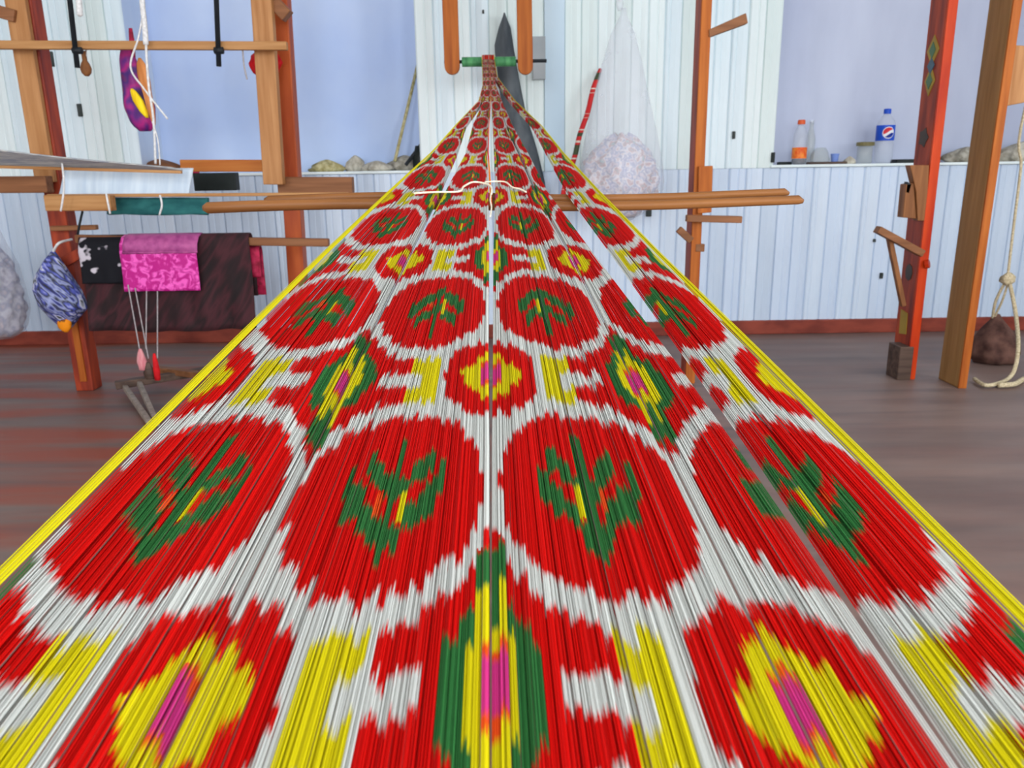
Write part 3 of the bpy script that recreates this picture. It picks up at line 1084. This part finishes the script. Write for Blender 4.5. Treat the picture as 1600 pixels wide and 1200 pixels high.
yc = YP - .16
M['maroon'] = multi_mat('maroon_velvet', [(20, 6, 9), (34, 9, 14), (66, 22, 30), (26, 7, 11), (50, 15, 22)], 9, 0.85, stretch=(0.5, 1, 2.2), turn=0.6)  # diagonal dark and light streaks paint the folds' shading into the colour
tag(drape('maroon_velvet', M['maroon'], 137, 398, 366, 512, yc, .030, .25, 3.2, .016, hem=.012), 'dark maroon velvet length hanging over the loom bar', 'cloth')
tag(drape('motif_velvet', M['black_motif'], 136, 212, 369, 440, yc, .062, .2, 2, .004, nx=20), 'black velvet piece with white motifs over the left end of the maroon velvet', 'cloth')
pk = thing('pink_brocade', 'bright magenta brocade piece laid over the maroon velvet', 'cloth', PY(260, 452, yc))
drape('brocade_sheet', M['pink'], 201, 318, 366, 451, yc, .071, .2, 2, .003, nx=24, parent=pk)
drape('faded_fold', M['mauve'], 202, 317, 365, 391, yc, .077, .18, 2, .002, nx=20, parent=pk)
tag(drape('crimson_remnant', M['crimson'], 386, 409, 384, 432, yc + .03, .022, .2, 1, .003, nx=8), 'small crimson remnant hanging at the right end of the maroon velvet', 'cloth')

# threads hanging below the cloths with tassels
t = thing('treadle_cords', 'thin grey treadle cords with pink and red tassels below the brocade', 'cord', PY(232, 600, YP - .3))
for pa, pb in (((200, 445), (218, 545)), ((211, 450), (232, 560)), ((229, 455), (228, 545)), ((246, 455), (246, 560))):
    MB().tube([PY(*pa, YP - .24), PY(*pb, YP - .28)], .0028, 5).build('cord', M['grey_string'], t)
M['pink_tassel'] = noise_mat('pink_tassel_yarn', (206, 120, 128), (230, 170, 170), scale=(50, 50, 12), rough=0.8)
for nm, px0, px1, a, b, mt in (('pink_tassel', 216, 231, 545, 578, 'pink_tassel'), ('red_tassel', 241, 252, 552, 594, 'red_cloth'), ('dark_knot', 226, 243, 566, 592, 'dark_wood')):
    bot, fn = bag_profile(px0, px1, a, b, YP - .28, [(0, .8), (.4, 1), (.8, .6), (1, .3)], seed=px0, famp=.1)
    MB().blob(bot, fn, 12, 8).build(nm, M[mt], t, smooth=True)

# blue and white bag tied to the near post
yg = YP - .11
t = thing('blue_cloth_bag', 'blue, white and black patterned cloth bundle tied to the near loom post', 'bag', PY(96, 516, yg))


def diamond(px, n=10):
    return [PY(x, y, yg) for x, y in px]


L_ = [(80, 392), (68, 408), (56, 432), (54, 452), (64, 476), (80, 496), (98, 514)]
R_ = [(86, 392), (98, 412), (112, 434), (126, 456), (137, 480), (124, 496), (112, 512)]


def fn(th, tt):
    i = (1 - tt) * (len(L_) - 1); k = min(int(i), len(L_) - 2); f = i - k
    l = PY(L_[k][0] + (L_[k + 1][0] - L_[k][0]) * f, L_[k][1] + (L_[k + 1][1] - L_[k][1]) * f, yg)
    r = PY(R_[k][0] + (R_[k + 1][0] - R_[k][0]) * f, R_[k][1] + (R_[k + 1][1] - R_[k][1]) * f, yg)
    c = (l + r) / 2; w = (r - l) / 2
    rip = 1 + .05 * math.sin(7 * th + 6 * tt)
    return c + w * math.cos(th) * rip + Vector((0, 1, 0)) * math.sin(th) * w.length * .7 * rip


MB().blob((0, 0, 0), fn, 30, 18).build('bundle', M['blue_bag'], t, smooth=True)
M['orange_cloth'] = noise_mat('orange_black_cloth', (40, 30, 24), (236, 140, 20), scale=(30, 30, 30), rough=0.7, contrast=(.42, .5))
bot, fn2_ = bag_profile(92, 114, 496, 519, yg - .03, [(0, .3), (.3, .9), (.7, 1), (1, .6)], seed=6, depth=.5)
MB().blob(bot, fn2_, 14, 8).build('orange_tip', M['orange_cloth'], t, smooth=True)
MB().tube(catmull([PY(83, 394, yg), PY(92, 380, yg - .02), PY(112, 374, yg + .06)]), .006, 6).build('tie', M['string'], t, smooth=True)


# clear plastic bags
def plastic_bag(name, label, pxc, hw, py_top, py_bot, y, prof, content_prof, mat_c, seed, top_to=None, n_lump=40, fill_top=.42, lean=0.0):
    t = thing(name, label, 'plastic bag', PY(pxc, py_bot, y))
    bot, fn = bag_profile(pxc - hw, pxc + hw, py_top, py_bot, y, prof, seed=seed, famp=.035, folds=5, depth=.75, lean=lean)
    MB().blob(bot, fn, 40, 26).build('film', M['film'], t, smooth=True)
    top = PY(pxc, py_top, y); h = top.z - bot.z
    wd = (PY(pxc + hw, py_bot, y).x - PY(pxc - hw, py_bot, y).x) / 2
    lum = MB()
    pz_ = [p[0] for p in prof]; pr_ = [p[1] for p in prof]

    def cf(th, q):
        tt = .015 + (fill_top - .015) * q
        r = np.interp(tt, pz_, pr_) * wd * .84 * min(1, 3.2 * (1 - q) + .05) ** .5
        rip = 1 + .05 * math.sin(5 * th + 9 * q + seed) + .05 * math.sin(11 * th - 17 * q) + .04 * math.sin(17 * th + 31 * q + seed)
        return Vector((r * rip * math.cos(th) + lean * h * tt, r * rip * .72 * math.sin(th), h * tt + .012 * math.sin(4 * th + 8 * q) * q))
    lum.blob(bot, cf, 64, 40)
    c = lum.build('contents', mat_c, t, smooth=True)
    c['kind'] = 'stuff'; c['label'] = 'pale fibre scraps inside'
    kn = MB().blob(top - Vector((-lean * h, 0, .012)), lambda th, s_: Vector((math.cos(th) * .018 * (.5 + .6 * math.sin(math.pi * s_)) * (1 + .2 * math.sin(4 * th)), math.sin(th) * .024, .06 * s_)), 14, 6)
    kn.build('knot', M['film'], t, smooth=True)
    if top_to:
        MB().tube([top + Vector((lean * h, 0, .03)), Vector((top.x + lean * h, y, H))], .004, 6).build('hanging_cord', M['string'], t)
    return t


plastic_bag('plastic_bag', 'large clear plastic bag of pale scraps hanging right of the warp', 968, 67, 12, 345, 4.45,
            [(0, .25), (.03, .5), (.08, .8), (.165, 1), (.3, .93), (.435, .8), (.735, .48), (.885, .27), (.97, .07), (1, .05)], None, M['scraps'], 5, True, 60, .42)
plastic_bag('plastic_bag', 'clear plastic bag of grey scraps hanging at the left edge', -8, 60, 300, 528, 4.0,
            [(0, .5), (.05, .85), (.2, 1), (.5, .9), (.8, .5), (1, .08)], None, M['grey_scraps'], 9, True, 44, .75)

# yarn-wrapped stick leaning on the wall beside the bag
_a = PF(806, 556, .012); _b = PY(937, 108, YW - .03)
tag(MB().tube([_a.lerp(_b, k / 30) + Vector((.004 * math.sin(k * 1.3), 0, 0)) for k in range(31)], [.012] + [.0145] * 29 + [.010], 8).build('dyed_stick', M['ikat_cord'], smooth=True), 'slender stick wrapped in red dyed yarn, leaning beside the large plastic bag', 'stick')

# ------------------------------------------------------------------ left alcove ledge: stick and odds and ends
yl = YW + .16
tag(MB().tube([PY(617, 252, YW + .1), PY(655, 92, YW + .28)], .010, 7).build('bamboo_stick', M['straw'], smooth=True), 'thin cane leaning in the corner of the left alcove', 'stick')


def lump(name, mat, px0, px1, py0, py1, y, label, cat, seed, depth=.6, group=None):
    bot, fn = bag_profile(px0, px1, py0, py1, y, [(0, .85), (.2, 1), (.55, .8), (.85, .4), (1, .08)], seed=seed, famp=.2, folds=6, depth=depth)
    bot.z = SILL + .004
    o = MB().blob(bot, fn, 22, 10).build(name, mat, smooth=True)
    return tag(o, label, cat, group)


lump('fibre_tuft', M['straw'], 486, 538, 247, 266, yl, 'straw coloured tuft of fibre on the left ledge', 'fibre', 1)
lump('cloth_scrap', M['rubble'], 540, 572, 241, 266, yl, 'mottled pale scrap heap at the middle of the left ledge', 'scraps', 2)
lump('plaster_lump', M['rubble'], 566, 612, 252, 268, yl - .08, 'flat pale plaster lump on the left ledge', 'plaster', 3)
lump('dusty_rag', M['dusty_rag'], 606, 662, 244, 268, yl, 'grey dusty rag at the right end of the left ledge', 'rag', 4)
lump('tan_bundle', M['brown_x'], 217, 282, 238, 262, yl - .06, 'tan bundle on the left end of the ledge behind the white string', 'bundle', 6)
bx = PY(295, 244, yl)
tag(MB().box((bx.x - .045, yl - .03, SILL + .004), (bx.x + .045, yl + .03, SILL + .055)).build('red_box', M['crimson'], bevel=.006), 'small red box on the left ledge', 'box')
t = thing('black_iron', 'black pot with a slanted handle at the right end of the left ledge', 'pot', PY(652, 260, yl - .12))
cpt = PY(657, 262, yl - .1); cpt.z = SILL + .004
MB().lathe(cpt, [(.03, 0), (.045, .02), (.046, .07), (.035, .10), (.026, .14)], 14).build('pot_body', M['black_plastic'], t, smooth=True)
MB().tube([PY(634, 258, yl - .14), PY(658, 226, yl - .1)], .011, 7).build('pot_handle', M['iron'], t)

# ------------------------------------------------------------------ right ledge: bottles and jars
yr_ = YW + .15


def sill_pt(px, y=yr_):
    p = PY(px, 250, y); p.z = SILL + .004
    return p


def zpx(px, py, y=yr_): return PY(px, py, y).z


# water bottle with blue label and roundel
c = sill_pt(1379)
hb = zpx(1384, 170) - c.z
rb = .052
t = thing('drink_bottle', 'clear plastic bottle with blue cap, blue label and round emblem on the right ledge', 'bottle', c)
MB().lathe(c, [(.035, 0), (rb, .012), (rb, hb * .36), (rb * .93, hb * .42), (rb, hb * .48), (rb, hb * .70), (rb * .85, hb * .78), (rb * .4, hb * .88), (.015, hb * .92)], 22).build('body', M['pet'], t, smooth=True)
MB().lathe(c + Vector((0, 0, hb * .91)), [(.021, 0), (.021, hb * .08), (.017, hb * .09)], 16).build('cap', M['blue_plastic'], t)
lb0, lb1 = hb * .42, hb * .70
lbl = MB().lathe(c + Vector((0, 0, lb0)), [(rb + .001, 0), (rb + .001, lb1 - lb0)], 26).build('label', M['blue_plastic'], t, smooth=False)
face = math.atan2(-c.y, -c.x) + .35


def decal(rad, name, mat, inside, off):
    n = 12
    R_ = rad
    mb = MB()
    vs = {}
    for i in range(-n, n + 1):
        for j in range(-n, n + 1):
            x, z = i / n, j / n
            if x * x + z * z <= 1.0 and inside(x, z):
                vs[(i, j)] = 1
    pts = []; fs = []
    idm = {}
    for (i, j) in vs:
        quad = []
        for a_, b_ in ((0, 0), (1, 0), (1, 1), (0, 1)):
            key = (i + a_, j + b_)
            if key not in idm:
                x, z = (key[0] - .5) / n * R_, (key[1] - .5) / n * R_
                an = face + x / rb
                idm[key] = len(pts)
                pts.append(c + Vector(((rb + off) * math.cos(an), (rb + off) * math.sin(an), (lb0 + lb1) / 2 + z)))
            quad.append(idm[key])
        fs.append(tuple(quad))
    mb.add(pts, fs)
    return mb.build(name, mat, lbl)


wave = lambda x: .22 * math.sin(2.2 * x + .3) + .25 * x
decal(.034, 'emblem_disc', M['white_print'], lambda x, z: True, .002)
decal(.030, 'emblem_top', M['red_print'], lambda x, z: z > wave(x) + .16, .003)
decal(.030, 'emblem_bottom', M['navy_print'], lambda x, z: z < wave(x) - .42, .003)

# orange-capped bottle with a little dark drink left
c = sill_pt(1248, yr_ - .02)
hb = zpx(1249, 188, yr_ - .02) - c.z
t = thing('drink_bottle', 'clear bottle with orange cap and orange label at the left of the right ledge', 'bottle', c)
MB().lathe(c, [(.033, 0), (.042, .012), (.042, hb * .55), (.038, hb * .7), (.018, hb * .88), (.015, hb * .93)], 20).build('body', M['pet'], t, smooth=True)
MB().lathe(c, [(.03, .003), (.0395, .014), (.0395, hb * .13)], 18).build('drink', M['cola'], t, smooth=True)
MB().lathe(c + Vector((0, 0, hb * .14)), [(.0432, 0), (.0432, hb * .25)], 20).build('label', M['orange_label'], t)
MB().lathe(c + Vector((0, 0, hb * .91)), [(.022, 0), (.022, hb * .08), (.018, hb * .1)], 16).build('cap', M['orange_plastic'], t)

c = sill_pt(1264, yr_ + .08)
hb = zpx(1264, 190, yr_ + .08) - c.z
t = thing('empty_bottle', 'slim empty clear bottle just behind the orange-capped bottle', 'bottle', c)
MB().lathe(c, [(.022, 0), (.028, .01), (.028, hb * .6), (.012, hb * .85), (.012, hb)], 16).build('body', M['glass'], t, smooth=True)
MB().lathe(c + Vector((0, 0, hb * .97)), [(.014, 0), (.014, .015)], 12).build('rim', M['pet'], t)

c = sill_pt(1281)
t = thing('glass_bowl', 'crumpled clear plastic wrapper between orange-capped bottle and blue cup', 'wrapper', c)
bot, fn = bag_profile(1266, 1296, 226, 252, yr_, [(0, .8), (.3, 1), (.7, .8), (1, .4)], seed=3, famp=.15)
bot.z = c.z
MB().blob(bot, fn, 18, 8).build('wrapper_body', M['glass'], t, smooth=True)
t.name = 'plastic_wrapper'

c = sill_pt(1304)
t = thing('plastic_cup', 'small light blue plastic cup on the right ledge', 'cup', c)
MB().lathe(c, [(.018, 0), (.024, .055), (.026, .06), (.022, .058), (.016, .006)], 18).build('cup_body', M['light_blue_plastic'], t, smooth=True)
MB().lathe(c + Vector((0, 0, .054)), [(.0245, 0), (.027, .003), (.0245, .007)], 18).build('cup_rim', M['light_blue_plastic'], t, smooth=True)

c = sill_pt(1350)
hb = zpx(1350, 222) - c.z
t = thing('glass_jar', 'squat glass jar with an olive tin lid beside the blue-labelled bottle', 'jar', c)
MB().lathe(c, [(.038, 0), (.044, .01), (.044, hb * .75), (.038, hb * .85)], 20).build('jar_body', M['glass'], t, smooth=True)
MB().lathe(c + Vector((0, 0, hb * .82)), [(.052, 0), (.052, hb * .16), (.048, hb * .18)], 20).build('jar_lid', M['olive_lid'], t)


def flat_bar(name, mat, pxa, pxb, h, y, label, cat, d=.05):
    a = sill_pt(pxa, y); b = sill_pt(pxb, y)
    o = MB().box((a.x, y - d / 2, a.z), (b.x, y + d / 2, a.z + h)).build(name, mat, bevel=.004)
    return tag(o, label, cat)


flat_bar('dark_tray', M['black_plastic'], 1216, 1236, .018, yr_ + .06, 'dark flat strip at the very left of the right ledge', 'strip')
flat_bar('flat_file', M['dark_wood'], 1262, 1322, .014, yr_ - .11, 'dark flat wooden slat in front of the wrapper and blue cup', 'slat')
flat_bar('black_case', M['black_plastic'], 1396, 1438, .022, yr_ - .02, 'flat black case between blue-labelled bottle and red post', 'case', .09)
px_box('dark_jamb_strip', M['black_plastic'], None, 1206, 238, 1211, 254, YW - .02, .02, .002)  # dark strip along the dark left jamb of the right alcove
tag(bpy.data.objects['dark_jamb_strip'], 'small upright dark strip at the left jamb of the right alcove', 'clip')
lump('cloth_heap', M['dusty_rag'], 1474, 1545, 232, 256, yr_, 'grey cloth heap on the right ledge between the red and tan posts', 'cloth', 11, .5)
lump('cloth_heap', M['rubble'], 1560, 1640, 224, 256, yr_, 'pale cloth heap on the right ledge beyond the tan post', 'cloth', 12, .5)
lump('small_scrap', M['rubble'], 1318, 1336, 243, 255, yr_ - .05, 'small pale scrap beside the glass jar', 'scrap', 13, .6)

# ------------------------------------------------------------------ right-hand posts
M['red_face'] = noise_mat('lit_orange_red_paint', (176, 42, 10), (212, 72, 18), scale=(14, 14, 2), rough=0.4)  # brighter tone of the red post's lit front, put into the paint
M['motif_yellow'] = noise_mat('ochre_motif_paint', (150, 120, 40), (176, 146, 60), rough=0.5)
M['motif_green'] = noise_mat('dull_green_motif_paint', (70, 104, 76), (92, 122, 90), rough=0.5)
M['motif_blue'] = noise_mat('dull_blue_motif_paint', (60, 84, 104), (80, 104, 120), rough=0.5)
M['motif_dark'] = noise_mat('dark_motif_paint', (60, 50, 46), (86, 74, 66), rough=0.5)


def deep_post(t, mat_side, mat_front, xl, y, w, d, lx=0.0, ztop=2.6):
    """post seen from the left: a deep side and a narrow front; xl = x of the left side at floor"""
    a = Vector((xl + w / 2, y + d / 2, 0)); b = Vector((xl + w / 2 + lx * ztop, y + d / 2, ztop))
    o = MB().beam(a, b, w, d).build('post', mat_side, t, bevel=.005)
    # added facing that puts the front's brighter, lit tone into its colour
    a2 = a.copy(); b2 = b.copy(); a2.y = b2.y = y - .006
    f_ = MB().beam(a2, b2, w, .012).build('lit_front', mat_front, t, bevel=.003)
    return o


# red painted post with motifs
fA = PF(1428, 592)
yA = fA.y
tA = thing('red_post', 'red painted loom post with faded motifs and a side arm, right of the warp', 'post', (fA.x, yA, 0))
wA = 14 / FPX * yA
xlA = fA.x - wA
# slight outward lean taken from the picture: foot and top
topA = PY(1496, 0, yA)
lxA = (topA.x - fA.x) / topA.z
dA = .15
deep_post(tA, M['darkred_z'], M['red_face'], xlA, yA, wA, dA, lxA)  # darker side, brighter front: shade and light put into the colours


def side_pt(f, z, out=.003):   # point on the left side, f 0 front .. 1 back
    return Vector((xlA + lxA * z - out, yA + f * dA, z))


def side_poly(name, mat, pts, out=.003):
    q = [side_pt(f, z, out) for f, z in pts]
    return MB().prism(q, (.004, 0, 0)).build(name, mat, tA)


zA = lambda py: PY(1460, py, yA).z
z_a, z_b = zA(50), zA(148)
zm = (z_a + z_b) / 2
side_poly('motif_diamond', M['motif_yellow'], [(.5, zm), (.85, (zm + z_a) / 2), (.5, z_a), (.15, (zm + z_a) / 2)])
side_poly('motif_diamond', M['motif_yellow'], [(.5, z_b), (.8, (zm + z_b) / 2), (.5, zm), (.2, (zm + z_b) / 2)])
q1 = (zm + z_a) / 2; q2 = (zm + z_b) / 2; s_ = .035
side_poly('motif_centre', M['motif_green'], [(.5, q1 - s_), (.68, q1), (.5, q1 + s_), (.32, q1)], .006)
side_poly('motif_centre', M['motif_green'], [(.5, q2 - s_), (.68, q2), (.5, q2 + s_), (.32, q2)], .006)
side_poly('motif_knot', M['motif_blue'], [(.5, zm - s_), (.7, zm), (.5, zm + s_), (.3, zm)], .006)
zf = zA(214)
side_poly('motif_flower', M['motif_dark'], [(.5 + .3 * math.cos(k * math.pi / 5) * (1 if k % 2 else .7), zf + .045 * math.sin(k * math.pi / 5) * (1 if k % 2 else .7)) for k in range(10)])
zf = zA(428)
side_poly('motif_flower', M['motif_dark'], [(.5 + .22 * math.cos(k * math.pi / 4), zf + .04 * math.sin(k * math.pi / 4)) for k in range(8)])
zf = zA(508)
side_poly('motif_patch', M['motif_yellow'], [(.25, zf - .05), (.7, zf - .06), (.75, zf + .06), (.3, zf + .05)])
ax_ = lambda py: xlA + lxA * PY(1420, py, yA).z
MB().prism([PY(x, y, yA - .01) for x, y in ((1422, 258), (1452, 258), (1448, 345), (1434, 345), (1432, 300))], (0, .05, 0)).build('wedge_block', M['brown_z'], tA, bevel=.003)
MB().prism([PY(x, y, yA) for x, y in ((1416, 288), (1428, 286), (1432, 342), (1411, 340))], (0, .06, 0)).build('wedge', M['brown_z'], tA, bevel=.003)
MB().prism([PY(x, y, yA + .0) for x, y in ((1418, 284), (1424, 288), (1420, 302), (1416, 300))], (0, .03, 0)).build('wedge_peg', M['iron'], tA)
MB().beam(PY(1370, 358, yA - .02), PY(1440, 396, yA - .02), .032, .05).build('arm', M['brown_x'], tA, bevel=.003)
MB().beam(PY(1389, 370, yA), PY(1411, 478, yA), .022, .03).build('arm_brace', M['brown_z'], tA, bevel=.003)
MB().tube([PY(1446, 413, yA - .02), PY(1452, 412, yA - .03)], .02, 8).build('knob', M['red_face'], tA)
fb_ = PF(1408, 592)
MB().box((fb_.x - .032, yA - .02, 0), (fb_.x + .034, yA + .10, PY(1408, 541, yA).z)).build('foot_block', M['dark_wood'], tA, bevel=.004)

# tan post
fB = PF(1508, 606)
tB = thing('tan_post', 'unpainted tan wooden post at the right edge, tallest and nearest on that side', 'post', (fB.x, fB.y, 0))
wB = 13 / FPX * fB.y
tpB = PY(1596, 0, fB.y)
deep_post(tB, M['olive_z'], M['orange_z'], fB.x - wB, fB.y, wB, .17, (tpB.x - fB.x) / tpB.z)  # olive side and orange front paint one wood's shaded and lit faces
MB().prism([PY(x, y, fB.y + .02) for x, y in ((1584, 70), (1612, 72), (1602, 160), (1572, 166))], (0, .06, 0)).build('cheek_block', M['tan_z'], tB, bevel=.004)
# rod through the block
MB().tube([PY(1592, 132, fB.y + .05), PY(1680, 130, fB.y + .05)], .012, 8).build('rod', M['iron'], tB)
MB().tube([PY(1592, 108, fB.y + .05), PY(1680, 106, fB.y + .05)], .009, 8).build('rod', M['iron'], tB)

# orange post right of the plastic bag
yC = 3.7
fC = PY(1092, 440, yC)
tC = thing('orange_post', 'slim orange-red loom post with pegs, between plastic bag and right alcove', 'post', (fC.x, yC, 0))
tpC = PY(1112, 0, yC)
lxC = (tpC.x - fC.x) / (tpC.z - fC.z)
wC = 15 / FPX * yC
deep_post(tC, M['darkred_z'], M['orange_z'], fC.x - wC - lxC * fC.z, yC, wC, .11, lxC)  # dark side and orange front carry the post's shade and light as colour
MB().prism([PY(x, y, yC - .02) for x, y in ((1108, 46), (1166, 20), (1169, 36), (1108, 58))], (0, .05, 0)).build('arm', M['brown_x'], tC, bevel=.003)
MB().prism([PY(x, y, yC - .035) for x, y in ((1092, 260), (1114, 259), (1112, 332), (1090, 334))], (0, .05, 0)).build('side_block', M['orange_z'], tC, bevel=.003)
MB().beam(PY(1072, 341, yC - .05), PY(1158, 343, yC - .05), .03, .04).build('arm', M['brown_x'], tC, bevel=.003)
MB().beam(PY(1060, 358, yC), PY(1080, 376, yC), .032, .03).build('peg', M['brown_x'], tC, bevel=.003)
MB().beam(PY(1086, 387, yC), PY(1100, 387, yC), .035, .03).build('peg', M['brown_x'], tC, bevel=.003)
# a dark nail-like peg on wall near bag

# ------------------------------------------------------------------ rope and sack at the right
yk = 3.75
t = thing('sack_weight', 'brown sackcloth bag of weights lying on the floor behind the tan post', 'sack', PF(1548, 566))
ysk = PF(1548, 566).y
bot, fn = bag_profile(1516, 1590, 492, 566, ysk, [(0, .82), (.15, 1), (.45, .9), (.7, .55), (.9, .22), (1, .1)], seed=8, famp=.06, depth=.8, lean=-.08)
bot.z = 0.004
MB().blob(bot, fn).build('sack_body', M['brown_sack'], t, smooth=True)
MB().tube(catmull([PY(1551, 497, ysk), PY(1556, 470, ysk - .03), PY(1571, 440, ysk - .06)]), .007, 6).build('sack_cord', M['rope'], t, smooth=True)
MB().tube(catmull([PY(1553, 497, ysk), PY(1566, 470, ysk - .05), PY(1575, 442, ysk - .06)]), .006, 6).build('sack_cord', M['rope'], t, smooth=True)
rp = thing('hanging_rope', 'pale rope hanging past the tan post, knotted and trailing on the floor', 'rope', PF(1570, 598))
yq = PF(1570, 598).y
tp = PY(1600, 200, ysk - .06)
pts = [Vector((tp.x + .2, tp.y, 2.6)), PY(1604, 160, ysk - .06), PY(1595, 262, ysk - .06), PY(1583, 360, ysk - .06), PY(1574, 436, ysk - .06)]
MB().tube(catmull(pts), .0065, 7).build('rope_line', M['rope'], rp, smooth=True)
bot, fn = bag_profile(1563, 1584, 426, 446, ysk - .06, [(0, .4), (.3, 1), (.7, .9), (1, .3)], seed=5, famp=.18)
MB().blob(bot, fn, 16, 10).build('rope_knot', M['rope'], rp, smooth=True)
g = lambda px, py: PF(px, py, .016)
pts = [PY(1578, 444, ysk - .08), PY(1587, 490, ysk - .12), PY(1591, 540, yq + .1), PY(1586, 575, yq + .03), g(1575, 592), g(1556, 600), g(1540, 602), g(1528, 596), g(1523, 592)]
MB().tube(catmull(pts), .0095, 8).build('rope_tail', M['rope'], rp, smooth=True)
MB().tube(catmull([g(1560, 602), g(1585, 600), g(1600, 592), g(1625, 586)]), .012, 8).build('rope_tail', M['rope'], rp, smooth=True)
